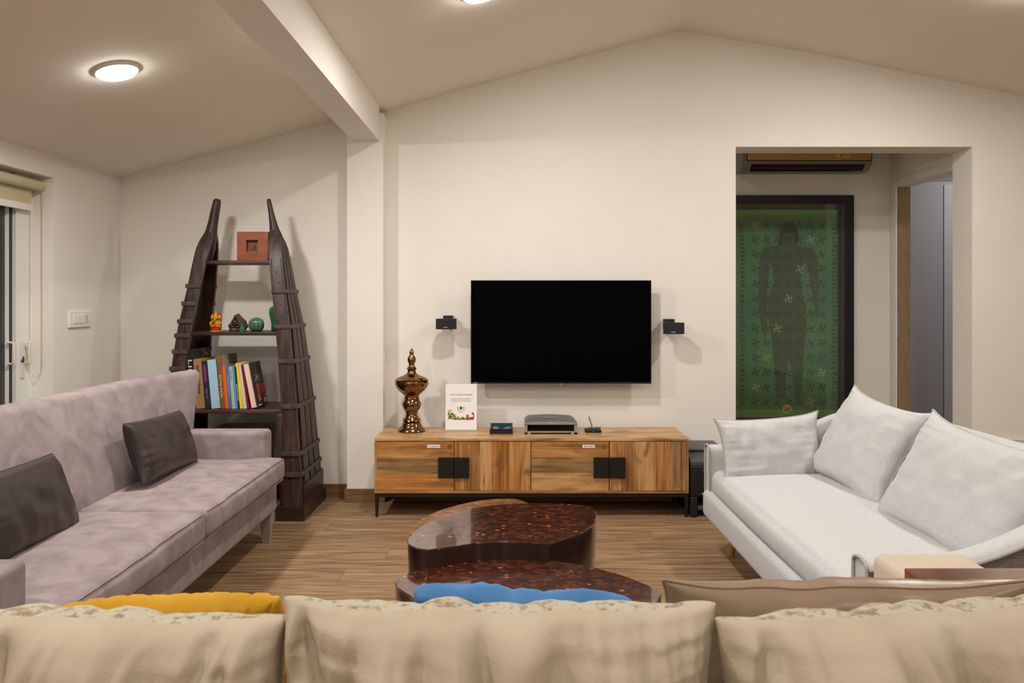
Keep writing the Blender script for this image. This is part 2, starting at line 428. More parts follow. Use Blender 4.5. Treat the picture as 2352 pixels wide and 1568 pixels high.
def lerp_table(tab, x):
    if x <= tab[0][0]: return tab[0][1]
    for (a, va), (b_, vb) in zip(tab, tab[1:]):
        if x <= b_: return va + (vb - va) * (x - a) / (b_ - a)
    return tab[-1][1]

def text_part(s, parent, center, right, up, size, m, name='lettering', width=None, font_shear=0.0):
    cu = bpy.data.curves.new('t', 'FONT'); cu.body = s; cu.size = 1.0; cu.align_x = 'CENTER'; cu.align_y = 'CENTER'
    cu.resolution_u = 3; cu.shear = font_shear
    to = bpy.data.objects.new('t', cu); COL.objects.link(to)
    dg = bpy.context.evaluated_depsgraph_get()
    me = bpy.data.meshes.new_from_object(to.evaluated_get(dg))
    bpy.data.objects.remove(to); bpy.data.curves.remove(cu)
    xs = [v.co.x for v in me.vertices]; ys = [v.co.y for v in me.vertices]
    w = max(xs) - min(xs); h = max(ys) - min(ys); cx = (max(xs) + min(xs)) / 2; cy = (max(ys) + min(ys)) / 2
    sy = size / h; sx = (width / w) if width else sy
    R = Vector(right).normalized(); U = Vector(up).normalized()
    bm = B(); bm.from_mesh(me); bpy.data.meshes.remove(me)
    for v in bm.verts: v.co = Vector(center) + R * ((v.co.x - cx) * sx) + U * ((v.co.y - cy) * sy)
    return obj(name, bm, m, parent, recalc=False)

def dash_part(parent, center, right, up, size, length, m, seed, name='printed_line'):
    """a line of print too small to read: a row of little strokes"""
    R = Vector(right).normalized(); U = Vector(up).normalized(); rg_ = random.Random(seed); bm = B(); t_ = -length / 2
    while t_ < length / 2:
        l_ = rg_.uniform(0.35, 0.8) * size; h_ = size * rg_.uniform(0.7, 1.0)
        c = Vector(center) + R * t_ - U * size / 2
        faces_from(bm, [c, c + R * l_, c + R * l_ + U * h_, c + U * h_], [(0, 1, 2, 3)])
        t_ += l_ + size * rg_.choice((0.25, 0.25, 0.25, 0.7))
    return obj(name, bm, m, parent, recalc=False)

# ------------------------------------------------------------------ room shell
WY = 4.86          # face of the wall with the television
WT = 0.216         # its thickness
LX = -2.427        # face of the left wall
RX, FY = 4.6, -2.6 # right wall and the wall behind the camera
cpx = [(277, 408), (520, 345), (770, 277), (889, 256), (1060, 205), (1300, 141), (1560, 70), (1840, 117), (2133, 176), (2352, 221)]
CEIL = [((x - CX) * WY / F, H - (y - CY) * WY / F) for x, y in cpx]
CEIL = [(LX - 0.4, CEIL[0][1] - 0.106)] + CEIL + [(RX + 0.4, CEIL[-1][1] - 0.2 * (RX + 0.4 - CEIL[-1][0]))]
def ceil_z(x): return lerp_table(CEIL, x)
def ceil_slope(x): return (ceil_z(x + 0.05) - ceil_z(x - 0.05)) / 0.1

def profile_prism(bm, x0, x1, z0, y0, y1):
    xs = [x0] + [c[0] for c in CEIL if x0 < c[0] < x1] + [x1]
    out = [(x, ceil_z(x)) for x in xs]
    pts = [(x0, z0)] + out + [(x1, z0)]
    prism(bm, pts, lambda p: Vector((p[0], y0, p[1])), lambda p: Vector((p[0], y1, p[1])))

# floor: a base slab with single planks laid on it
fb = B(); box(fb, (LX - 0.25, FY, -0.06), (RX, 7.4, -0.006))
floor = struct('floor', fb, M['gap'], label='wood plank floor running across the room')
PW, PL, GAP = 0.15, 1.22, 0.0015
pbm = B(); box(pbm, (0, 0, -0.005), (PL - GAP, PW - GAP, 0.0))
pme = bpy.data.meshes.new('plank'); pbm.to_mesh(pme); pbm.free(); pme.materials.append(M['floor'])
rest = B()
row = 0; y = FY
rng = random.Random(11)
while y < 7.3:
    off = (row * 0.437) % 1.0 * PL + rng.uniform(-0.05, 0.05)
    x = LX - 0.2 - off
    while x < RX:
        a, b_ = max(x, LX - 0.2), min(x + PL - GAP, RX)
        if b_ - a > 0.02:
            seen = 1.9 < y < 6.0 and b_ > -2.2 and a < min(3.2, 0.66 * (y + PW)) and b_ > -0.66 * (y + PW)
            if seen:
                if b_ - a > PL - 0.01: me = pme
                else:
                    q = B(); box(q, (0, 0, -0.005), (b_ - a, PW - GAP, 0.0)); me = bpy.data.meshes.new('plank'); q.to_mesh(me); q.free(); me.materials.append(M['floor'])
                o = link_mesh('plank', me, floor); o.location = (a, y, 0)
            else: box(rest, (a, y, -0.005), (b_, y + PW - GAP, 0.0))
        x += PL
    y += PW; row += 1
o = obj('planks', rest, M['floor'], floor); o['kind'] = 'stuff'

# wall with the television and the wide opening
OX0, OX1, OZ = (1690 - CX) * WY / F, (2233 - CX) * WY / F, H - (337 - CY) * WY / F
bm = B()
profile_prism(bm, LX - 0.25, OX0, 0, WY, WY + WT)
profile_prism(bm, OX0, OX1, OZ, WY, WY + WT)
profile_prism(bm, OX1, RX + 0.2, 0, WY, WY + WT)
bmesh.ops.remove_doubles(bm, verts=bm.verts, dist=1e-5)
struct('wall_back', bm, M['wall'], label='cream wall carrying the television, with a wide opening')
# left wall with the sliding door opening
DY0, DY1, DZ = 1.30, 4.145, 1.867
bm = B()
zl = ceil_z(LX)
box(bm, (LX - 0.25, DY1, 0), (LX, WY, zl))
box(bm, (LX - 0.25, DY0, DZ), (LX, DY1, zl))
box(bm, (LX - 0.25, FY, 0), (LX, DY0, zl))
struct('wall_left', bm, M['wall'], label='cream left wall with the sliding door opening')
bm = B(); box(bm, (RX, FY, 0), (RX + 0.2, WY, ceil_z(RX)))
struct('wall_right', bm, M['wall'], label='cream right wall')
bm = B(); profile_prism(bm, LX - 0.25, RX + 0.2, 0, FY - 0.2, FY)
struct('wall_front', bm, M['wall'], label='cream wall behind the camera')
bm = B()
top = [(x, z) for x, z in CEIL]
pts = top + [(x, z + 0.12) for x, z in reversed(top)]
prism(bm, pts, lambda p: Vector((p[0], FY - 0.2, p[1])), lambda p: Vector((p[0], WY + WT, p[1])))
struct('ceiling', bm, M['ceil'], label='sloping cream ceiling with a ridge')

# pilaster and the beam that runs from it
PX0, PX1, PY = (797 - CX) * 4.734 / F, (880 - CX) * 4.734 / F, 4.734
bm = B(); box(bm, (PX0, PY, 0), (PX1, WY, ceil_z(PX0)))
struct('pilaster', bm, M['wall'], label='cream pilaster beside the television wall')
bm = B(); box(bm, (-0.956, FY, 2.179), (-0.80, PY, 2.40))
struct('ceiling_beam', bm, M['wall'], label='cream beam under the sloping ceiling')

# skirting boards
bm = B(); box(bm, (LX, WY - 0.012, 0), (PX0, WY, 0.082)); struct('baseboard_left', bm, M['skirt'])
bm = B(); box(bm, (PX0 - 0.012, PY - 0.012, 0), (PX1 + 0.012, PY, 0.082)); box(bm, (PX0 - 0.012, PY, 0), (PX0, WY - 0.012, 0.082)); box(bm, (PX1, PY, 0), (PX1 + 0.012, WY - 0.012, 0.082))
struct('baseboard_pilaster', bm, M['skirt'])
bm = B(); box(bm, (PX1 + 0.012, WY - 0.012, 0), (OX0, WY, 0.082)); box(bm, (OX1, WY - 0.012, 0), (RX, WY, 0.082)); struct('baseboard_back', bm, M['skirt'])
bm = B(); box(bm, (LX, DY1, 0), (LX + 0.012, WY - 0.012, 0.082)); box(bm, (LX, FY, 0), (LX + 0.012, DY0, 0.082)); struct('baseboard_side', bm, M['skirt'])

# corridor beyond the opening and the room beyond its door
CW, CR = 6.02, 2.90
bm = B()
box(bm, (0.2, CW, 0), (CR + 0.11, CW + 0.1, 2.75))
struct('wall_corridor', bm, M['wall'], label='cream corridor wall behind the opening')
bm = B()
DHEAD = 2.075
box(bm, (CR, WY + WT, DHEAD), (CR + 0.11, CW, 2.75))
box(bm, (CR, 5.94, 0), (CR + 0.11, CW, DHEAD))
box(bm, (CR, WY + WT, 0), (CR + 0.11, 5.11, DHEAD))
struct('wall_passage', bm, M['wall'], label='cream corridor side wall with a doorway')
bm = B(); box(bm, (0.1, WY + WT, 0), (0.2, CW + 0.1, 2.75)); struct('wall_corridor_end', bm, M['wall'])
bm = B(); box(bm, (0.1, WY + WT, 2.75), (CR + 0.11, CW + 0.1, 2.8)); struct('ceiling_corridor', bm, M['ceil'])
dt = thing('door_2', None, None, (CR, 5.55, 0)); dt['kind'] = 'structure'; dt['label'] = 'white framed doorway in the corridor side wall'
bm = B(); box(bm, (CR - 0.012, 5.90, 0), (CR, 5.955, DHEAD + 0.05)); box(bm, (CR - 0.012, 5.08, DHEAD), (CR, 5.90, DHEAD + 0.05))
obj('architrave', bm, M['white'], dt)
bm = B(); box(bm, (CR + 0.002, 5.915, 0), (CR + 0.108, 5.94, DHEAD)); obj('jamb', bm, M['beigewood'], dt)
bm = B(); box(bm, (CR + 0.002, 5.905, 0.93), (CR + 0.02, 5.915, 1.13)); obj('strike_plate', bm, M['chrome'], dt)
bm = B(); box(bm, (CR + 0.11, 7.35, 0), (5.2, 7.45, 2.75)); box(bm, (5.1, 4.9 + WT, 0), (5.2, 7.35, 2.75)); box(bm, (CR + 0.01, CW + 0.1, 0), (CR + 0.11, 7.45, 2.75))
struct('wall_bedroom', bm, mat('grey_room_paint', srgb(150, 148, 150), 0.8), label='grey wall of the room beyond the doorway')
bm = B(); box(bm, (CR, WY + WT, 2.75), (5.2, 7.45, 2.8)); struct('ceiling_bedroom', bm, M['ceil'])
wr = thing('wardrobe', 'grey laminate wardrobe seen through the corridor doorway', 'wardrobe', (4.0, 7.1, 0))
bm = B(); box(bm, (3.3, 6.82, 0), (4.9, 7.33, 2.25)); obj('body', bm, M['greydoor'], wr)
for a, b_, mm in ((3.3, 3.745, 'greydoor'), (3.75, 4.195, 'greydoor2'), (4.2, 4.9, 'greydoor')):
    bm = B(); box(bm, (a, 6.80, 0.06), (b_ - 0.004, 6.82, 2.22)); d = obj('door', bm, M[mm], wr)

# sliding glass door in the left wall
dx = -2.535
sd = thing('door_1', None, None, (dx, 3.0, 0)); sd['kind'] = 'structure'; sd['label'] = 'white sliding glass door in the left wall'
def yat(px, x): return x * F / (px - CX)
bm = B(); ya, yb = yat(37, dx), DY1 - 0.001
box(bm, (dx - 0.06, ya, 0), (dx, yb, DZ)); obj('jamb', bm, M['white'], sd)
bm = B(); yc_ = yat(26, dx); box(bm, (dx - 0.06, yc_, 0), (dx - 0.02, ya, DZ)); obj('gasket', bm, M['gasket'], sd)
bm = B(); yd = yat(19, dx - 0.015); box(bm, (dx - 0.055, yd, 0.03), (dx - 0.012, yc_, DZ - 0.06)); box(bm, (dx - 0.055, DY0, 0.0), (dx - 0.012, yc_, 0.06)); box(bm, (dx - 0.055, DY0, DZ - 0.06), (dx - 0.012, yc_, DZ)); obj('sash', bm, M['white'], sd)
bm = B(); box(bm, (dx - 0.038, DY0, 0.06), (dx - 0.032, yd, DZ - 0.06)); obj('pane', bm, M['glass'], sd)
# handles
def d_handle(px, y0, y1, x, name='handle', plate=True):
    yy = yat(px, x); z0 = H - (y1 - CY) / F * yy; z1 = H - (y0 - CY) / F * yy
    bm = B()
    tube(bm, [(x, yy, z1), (x + 0.03, yy, z1 - 0.004), (x + 0.03, yy, z0 + 0.004), (x, yy, z0)], 0.008, 8)
    return obj(name, bm, M['handlew'], sd, smooth=40)
d_handle(18, 786, 836, dx - 0.01)
bm = B(); yy = yat(50, dx); z0 = H - (868 - CY) / F * yy; z1 = H - (780 - CY) / F * yy
rbox(bm, (dx, yy - 0.014, z0), (dx + 0.008, yy + 0.014, z1), 0.003)
hp = obj('handle_plate', bm, M['handlew'], sd, smooth=40)
bm = B(); rbox(bm, (dx + 0.02, yy + 0.012, z0 + 0.07), (dx + 0.034, yy + 0.032, z1 - 0.01), 0.005); box(bm, (dx + 0.004, yy + 0.01, z1 - 0.03), (dx + 0.022, yy + 0.02, z1 - 0.02)); box(bm, (dx + 0.004, yy + 0.01, z0 + 0.08), (dx + 0.022, yy + 0.02, z0 + 0.09))
obj('handle', bm, M['handlew'], hp, smooth=40)
bm = B(); tube(bm, [(dx + 0.008, yy, z0 + 0.11), (dx + 0.012, yy - 0.012, z0 + 0.085)], [0.005, 0.008], 8); obj('latch', bm, M['black'], hp, smooth=40)
bm = B(); box(bm, (-2.95, 0.6, 0), (-2.90, 4.9, 2.2)); struct('wall_outside', bm, M['curtain'], label='grey brown screen outside the glass door')

# roller blind
rb = thing('roller_blind', 'cream roller blind rolled up above the sliding glass door', 'blind', (-2.47, 3.0, DZ - 0.05))
zt = H - (428 - CY) / F * 4.125
bm = B(); cyl(bm, (-2.478, DY0 + 0.03, zt), (-2.478, 4.123, zt), 0.027, n=20); obj('roller', bm, M['blind'], rb, smooth=40)
bm = B(); box(bm, (-2.495, 4.124, zt - 0.014), (-2.461, 4.143, zt + 0.02)); obj('bracket', bm, M['wall'], rb)
bm = B(); box(bm, (-2.506, DY0 + 0.05, zt - 0.105), (-2.5045, 4.085, zt)); obj('cloth', bm, M['blind'], rb)
bm = B(); rbox(bm, (-2.512, DY0 + 0.045, zt - 0.135), (-2.498, 4.09, zt - 0.10), 0.004); obj('bottom_bar', bm, M['white'], rb)
bm = B()
zb = H - (865 - CY) / F * 4.1
loop = []
for k in range(25): loop.append((-2.474, 4.128, zt - (zt - zb - 0.06) * k / 24))
for k in range(1, 12):
    a = math.pi * k / 12; loop.append((-2.474 - 0.026 * (1 - math.cos(a)), 4.128 - 0.02 * (1 - math.cos(a)) / 2, zb + 0.06 - 0.06 * math.sin(a)))
for k in range(25): loop.append((-2.526, 4.108, zb + 0.06 + (zt - zb - 0.12) * k / 24))
tube(bm, loop, 0.0022, 5); obj('bead_chain', bm, M['bead'], rb, smooth=True)

# switch plate on the left wall
ya, yb = yat(155, LX), yat(206, LX)
sp = thing('switch_plate', 'white switch plate on the left wall beside the shelf', 'switch', (LX, (ya + yb) / 2, 1.07))
bm = B(); rbox(bm, (LX, ya, 1.068), (LX + 0.012, yb, 1.16), 0.004); obj('plate', bm, M['white'], sp, smooth=40)
bm = B(); rbox(bm, (LX + 0.011, ya + 0.035, 1.09), (LX + 0.016, ya + 0.14, 1.138), 0.002); obj('rocker', bm, M['white'], sp, smooth=40)
bm = B()
for k in range(3):
    box(bm, (LX + 0.0118, ya + 0.155, 1.093 + 0.016 * k), (LX + 0.0145, ya + 0.18, 1.103 + 0.016 * k))
obj('sockets', bm, flat('socket_grey', 196, 192, 186), sp)

# white wall trunking at the right
tr_ = thing('wall_panel', 'low white cover panel on the wall right of the opening', 'panel', (3.3, WY, 0.08))
bm = B(); rbox(bm, (3.0, WY - 0.012, 0.09), (4.2, WY, 0.36), 0.005); obj('cover', bm, M['wall'], tr_, smooth=40)
bm = B(); box(bm, (2.995, WY - 0.016, 0.352), (4.2, WY - 0.0005, 0.36)); obj('rim', bm, M['white'], tr_)

# ------------------------------------------------------------------ ceiling lamps (each carries its own light)
def lamp(x, y, label, zc=None, slope=None, power=LAMP_W, group='round ceiling lamps', glow='emit'):
    z = ceil_z(x) if zc is None else zc
    s = ceil_slope(x) if slope is None else slope
    n = Vector((s, 0, -1)).normalized()
    t = thing('ceiling_light', label, 'lamp', (x, y, z), group)
    R = n.to_track_quat('Z', 'X').to_matrix().to_4x4()
    T = Matrix.Translation((x, y, z)) @ R
    bm = B(); lathe(bm, (0, 0, 0), [(0.088, 0.0), (0.087, 0.010), (0.084, 0.013), (0.079, 0.013), (0.079, 0.002)], 32); bm.transform(T); obj('rim', bm, M['white'], t, smooth=40)
    bm = B(); lathe(bm, (0, 0, 0), [(0.078, 0.003), (0.078, 0.016), (0.072, 0.022), (0.05, 0.027), (0.0, 0.029)], 32); bm.transform(T); obj('diffuser', bm, M[glow], t, smooth=40)
    ld = bpy.data.lights.new('lamp_light', 'AREA'); ld.shape = 'DISK'; ld.size = 0.15; ld.energy = power; ld.color = LAMP_COL
    lo = bpy.data.objects.new('lamp_light', ld); COL.objects.link(lo); lo.parent = t
    lo.matrix_local = Matrix.Translation(n * 0.036) @ (-n).to_track_quat('Z', 'X').to_matrix().to_4x4()
    return t
lamp(-1.653, 3.273, 'round lit ceiling lamp left of the beam, above the mauve sofa')
lamp(-0.138, 3.44, 'round lit ceiling lamp above the television wall, cut by the top edge')
lamp(2.32, 3.60, 'round lit ceiling lamp on the right slope above the opening')
for xx, yy, nm in ((-1.653, 1.2, 'left slope nearer the camera'), (-0.138, 1.2, 'middle slope nearer the camera'), (2.32, 1.2, 'right slope nearer the camera'),
               (-1.653, -1.0, 'left slope behind the camera'), (-0.138, -1.0, 'middle slope behind the camera'), (2.32, -1.0, 'right slope behind the camera')):
    lamp(xx, yy, 'round lit ceiling lamp on the ' + nm, power=LAMP_W * 0.62)
lamp(0.7, 5.55, 'added round ceiling lamp, out of view, brightening the corridor', zc=2.75, slope=0.0, power=1.6, glow='emit_dim')  # unseen lamp added to lift the corridor's brightness
lamp(4.4, 6.2, 'added round ceiling lamp, out of view, brightening the room beyond the doorway', zc=2.75, slope=0.0, power=15.0, glow='emit_dim')  # added fill lamp, unseen, so the grey room is not too dark

# ------------------------------------------------------------------ cushions
def sgn(a): return 1 if a >= 0 else -1
def cushion(name, label, center, U, V, w, h, t, front, back=None, pinch=0.06, wr=0.004, freq=9.0, seed=0, pipe=None, pipe_r=0.004,
            n=(56, 44), power=0.42, wave=0.0, quilt=None, dents=(), folds=0, fold_amp=0.005, scallop=0.0, group=None, corner=0.0, cat='cushion'):
    """stuffed cushion in its own frame: x along U, y along V, z is the front"""
    U = Vector(U).normalized(); V = Vector(V); V = (V - U * V.dot(U)).normalized(); Nn = U.cross(V)
    nu, nv = n
    fr_ = random.Random(seed * 13 + 1)
    FL = [(fr_.uniform(-0.95, 0.95), fr_.uniform(-0.28, 0.28), fr_.uniform(0.012, 0.035), fr_.uniform(0.35, 1.0) * fold_amp * fr_.choice((1, 1, -1)), fr_.uniform(0.5, 1.5)) for _ in range(folds)]
    def shape(u, v, side):
        au, av = abs(u), abs(v)
        x = w / 2 * u * (1 - pinch * (1 - v * v) * au ** 3)
        y = h / 2 * v * (1 - pinch * (1 - u * u) * av ** 3)
        if corner:
            k = corner * (au * av) ** 6
            x += sgn(u) * k; y += sgn(v) * k
        th = max(0.0, (1 - au ** 2.6) * (1 - av ** 2.6)) ** power * t / 2
        ev = av ** 2 * (1 - av ** 8) if av < 1 else 0; eu = au ** 2 * (1 - au ** 8) if au < 1 else 0
        s = seed * 7.3 + side * 3.1
        wz = wr * (noise.noise((u * w * freq * 2.2, v * 1.3 + s, s)) * (0.25 + ev) + noise.noise((u * 1.3 + s, v * h * freq * 2.2, s + 5)) * (0.25 + eu))
        wz += wr * 1.2 * noise.noise((u * w * freq * 0.5 + s, v * h * freq * 0.5, s))
        edge = min(1.0, th / (t * 0.18))
        z = side * (th + wz * edge)
        if side == -1:
            for (fu, fs, fw, fa_, fl_) in FL:
                tv_ = (1 - v) / fl_
                if tv_ < 1:
                    uu = (u - fu - fs * (1 - v)) / (fw * (1 + 1.2 * tv_) * 2 / w * 0.6)
                    z += side * fa_ * math.exp(-uu * uu) * math.sin(math.pi * min(1, max(0, tv_))) ** 0.6 * edge
        elif scallop:
            z += side * scallop * abs(math.sin(u * w * 17 + seed + 0.8 * math.sin(u * 5))) * max(0, v) ** 2 * edge
            y += scallop * 0.8 * abs(math.sin(u * w * 17 + seed + 0.8 * math.sin(u * 5))) * max(0, v) ** 6 * edge
        for (du, dv, ru, rv, dep) in dents:
            g = math.exp(-((u - du) / ru) ** 2 - ((v - dv) / rv) ** 2); z -= side * dep * g * edge
        if quilt:
            z -= side * quilt(u, v) * edge
        y += wave * noise.noise((u * 3.1 + seed, seed * 1.7, 0.3)) * (0.35 + 0.65 * av)
        x += wave * 0.6 * noise.noise((v * 3.1 + seed, seed * 2.7, 4.3)) * au
        z += wave * 0.8 * noise.noise((u * 2.6 + seed, v * 2.1, 9.3 + seed))
        return Vector((x, y, z))
    def par(i, n_):
        s = -1 + 2 * i / n_
        return math.sin(s * math.pi / 2) * 0.75 + s * 0.25
    bm = B(); vf = {}
    for side in (1, -1):
        for i in range(nu + 1):
            for j in range(nv + 1):
                if side == -1 and (i in (0, nu) or j in (0, nv)): vf[(i, j, -1)] = vf[(i, j, 1)]; continue
                vf[(i, j, side)] = bm.verts.new(shape(par(i, nu), par(j, nv), side))
        for i in range(nu):
            for j in range(nv):
                q = [vf[(i, j, side)], vf[(i + 1, j, side)], vf[(i + 1, j + 1, side)], vf[(i, j + 1, side)]]
                if side == -1: q.reverse()
                f = bm.faces.new(q); f.material_index = 0 if side == 1 else 1
    ring = [vf[(i, 0, 1)].co.copy() for i in range(nu)] + [vf[(nu, j, 1)].co.copy() for j in range(nv)] + [vf[(i, nv, 1)].co.copy() for i in range(nu, 0, -1)] + [vf[(0, j, 1)].co.copy() for j in range(nv, 0, -1)]
    me = bpy.data.meshes.new(name); bm.to_mesh(me); bm.free()
    me.materials.append(front); me.materials.append(back or front)
    me.polygons.foreach_set('use_smooth', [True] * len(me.polygons))
    o = bpy.data.objects.new(name, me); COL.objects.link(o)
    Mx = Matrix((U, V, Nn)).transposed().to_4x4(); Mx.translation = Vector(center)
    o.matrix_world = Mx
    props(o, label, cat, group)
    if pipe:
        bm = B(); tube(bm, ring, pipe_r, 6, closed=True)
        me = bpy.data.meshes.new('piping'); bm.to_mesh(me); bm.free(); me.materials.append(pipe)
        me.polygons.foreach_set('use_smooth', [True] * len(me.polygons))
        p = bpy.data.objects.new('piping', me); COL.objects.link(p); p.parent = o
    return o

# ------------------------------------------------------------------ mauve sofa along the left wall
SX, SY0, SY1 = -1.20, 1.88, 4.02
ms = thing('sofa', 'long mauve velvet sofa with winged back along the left wall', 'sofa', (-1.5, 2.95, 0))
bm = B(); rbox(bm, (-1.86, SY0 + 0.01, 0.147), (SX, SY1 - 0.01, 0.315), 0.02, (4, 12, 1), 2); obj('base', bm, M['mauve'], ms, smooth=50)
def leg4(t, x0, x1, y0, y1, z, r0, r1, m, splay=0.0, n=4):
    for x, y in ((x0, y0), (x0, y1), (x1, y0), (x1, y1)):
        bm = B()
        cx = (x0 + x1) / 2; cy = (y0 + y1) / 2
        p1 = Vector((x, y, z)); p0 = Vector((x + splay * sgn(x - cx), y + splay * sgn(y - cy), 0))
        rows = []
        for p, r in ((p0, r0), (p1, r1)):
            if n == 4: rows.append([p + Vector((a * r, b_ * r, 0)) for a, b_ in ((-1, -1), (1, -1), (1, 1), (-1, 1))])
            else: rows.append([p + Vector((r * math.cos(2 * math.pi * k / n), r * math.sin(2 * math.pi * k / n), 0)) for k in range(n)])
        grid(bm, rows, close_v=True, cap=True)
        obj('leg', bm, m, t, smooth=40 if n > 4 else None)
leg4(ms, -1.80, -1.235, SY0 + 0.06, SY1 - 0.075, 0.15, 0.017, 0.030, M['mauve_leg'])
# seat cushions, T shaped in front of the arms
def seat_cushion(y0, y1, arm_lo, arm_hi, seed):
    bm = B()
    def df(p, q):
        x, y, z = p
        # notch beside the arm
        if arm_lo and q.y < 0: y += arm_lo * max(0.0, min(1.0, (-(q.x) + 0.55) / 0.14)) * (q.y * q.y)
        if arm_hi and q.y > 0: y -= arm_hi * max(0.0, min(1.0, (-(q.x) + 0.55) / 0.14)) * (q.y * q.y)
        if q.z > 0:
            z += 0.018 * (1 - q.x ** 2) * (1 - q.y ** 4)
            z += 0.006 * noise.noise((x * 5 + seed, y * 4, seed)) + 0.0025 * noise.noise((x * 14 + seed, y * 16, seed))
        x += 0.012 * (1 - q.y ** 2) * max(0, q.x) ** 3 * (1 - q.z ** 2) + 0.004 * noise.noise((y * 6, z * 10, seed)) * max(0, q.x)
        return Vector((x, y, z))
    rbox(bm, (-1.66, y0, 0.314), (-1.148, y1, 0.425), 0.028, (22, 30, 3), 4, df)
    so = obj('seat_cushion', bm, M['mauve'], ms, smooth=True)
    for q in (0.318, 0.420):                 # welted seams along the front edges
        bm = B(); cx_, cy_, cz_0 = (-1.66 - 1.148) / 2, (y0 + y1) / 2, (0.314 + 0.425) / 2
        pts = []
        for k in range(33):
            yy = y0 + 0.02 + (y1 - y0 - 0.04) * k / 32
            qv = Vector((0.985, (yy - cy_) / ((y1 - y0) / 2), 0.93 if q > 0.37 else -0.93))
            p = df(Vector((-1.148 - cx_ - 0.007, yy - cy_, q - cz_0)), qv)
            pts.append(Vector((cx_, cy_, cz_0)) + p)
        tube(bm, pts, 0.0028, 6); obj('welt', bm, M['mauve'], so, smooth=True)
    return so
midy = 2.955
seat_cushion(SY0 + 0.03, midy - 0.002, 0.10, 0, 3)
seat_cushion(midy + 0.002, SY1 - 0.045, 0, 0.055, 8)
# arms
for y0, y1 in ((SY0, SY0 + 0.125), (SY1 - 0.105, SY1 + 0.02)):
    bm = B()
    def df(p, q):
        return Vector((p.x, p.y, p.z - 0.012 * (1 - q.x) * (1 if q.z > 0 else 0) * 0 ))
    rbox(bm, (-1.78, y0, 0.20), (-1.235, y1, 0.562), 0.022, (8, 2, 6), 3, df)
    obj('arm', bm, M['mauve'], ms, smooth=50)
# back with wings: a swept section
bm = B(); rows = []
def back_off(y):
    e = min(y - SY0, SY1 - 0.02 - y)
    if e < 0.12: return 0.155 * (1 - max(0, e) / 0.12) ** 0.9
    return 0.0
ys = [SY0, SY0 + 0.03, SY0 + 0.06, SY0 + 0.09, SY0 + 0.12] + [SY0 + 0.12 + (SY1 - 0.02 - SY0 - 0.24) * k / 30 for k in range(1, 31)] + [SY1 - 0.11, SY1 - 0.08, SY1 - 0.05, SY1 - 0.02]
for y in ys:
    o_ = back_off(y); f = o_ / 0.155
    ztop = 0.846 + 0.02 * f
    fr = []
    for k in range(9):
        t = k / 8; z = 0.36 + (ztop - 0.03 - 0.36) * t
        x = -1.625 - 0.125 * t ** 1.15 + o_ * t ** 1.4 + 0.014 * math.sin(math.pi * t) * (1 - f) + 0.005 * noise.noise((y * 4, z * 5, 2))
        fr.append(Vector((x, y, z)))
    th = 0.115 - 0.055 * f
    xt = fr[-1].x
    topc = [Vector((xt - th / 2 + th / 2 * math.cos(a), y, ztop - 0.03 + 0.03 * math.sin(a))) for a in [math.pi * k / 6 for k in range(1, 6)]]
    bk = [Vector((xt - th - 0.01 * t, y, ztop - 0.03 - (ztop - 0.19) * t)) for t in (0, 0.33, 0.66, 1.0)]
    rows.append(fr + topc + bk)
grid(bm, rows, close_v=True, cap=True)
obj('backrest', bm, M['mauve'], ms, smooth=55)
# dark leather cushions on it
cushion('leather_cushion', 'dark brown leather cushion on the far half of the mauve sofa', (-1.572, 3.53, 0.568), (-0.05, 1, -0.05), (-0.34, 0, 1), 0.62, 0.265, 0.12, M['bleather'],
        pinch=0.05, wr=0.004, freq=14, seed=2, pipe=M['bleather'], pipe_r=0.003, group='leather cushions on the mauve sofa', power=0.36)
cushion('leather_cushion', 'dark brown leather cushion on the near half of the mauve sofa', (-1.590, 2.49, 0.548), (-0.02, 1, -0.02), (-0.38, 0, 1), 0.62, 0.275, 0.13, M['bleather'],
        pinch=0.05, wr=0.005, freq=14, seed=5, pipe=M['bleather'], pipe_r=0.003, group='leather cushions on the mauve sofa', power=0.36)

# ------------------------------------------------------------------ white sofa on the right
ws = thing('sofa', 'pale grey linen sofa with curved back on the right', 'sofa', (1.4, 3.0, 0))
AY0, AY1, AX0, AX1 = 2.10, 3.86, 0.955, 1.84
bm = B()
rbox(bm, (AX0 - 0.025, AY0 + 0.02, 0.165), (AX1 - 0.06, AY1 - 0.02, 0.30), 0.03, (6, 10, 1), 3); obj('base', bm, M['linen'], ws, smooth=50)
leg4(ws, 1.06, 1.70, AY0 + 0.14, AY1 - 0.13, 0.17, 0.014, 0.024, M['legwood'], 0.012, 12)
bm = B()
def df(p, q):
    x, y, z = p
    if q.z > 0: z += 0.022 * (1 - q.x ** 4) * (1 - q.y ** 4) + 0.003 * noise.noise((x * 7, y * 6, 1))
    x -= 0.014 * (1 - q.y ** 2) * max(0, -q.x) ** 3 * (1 - q.z ** 2)
    # slight waist of the front edge
    return Vector((x, y, z))
rbox(bm, (AX0 + 0.0, AY0 + 0.09, 0.285), (AX1 - 0.16, AY1 - 0.09, 0.405), 0.04, (22, 36, 3), 4, df)
obj('seat_cushion', bm, M['linen'], ws, smooth=True)
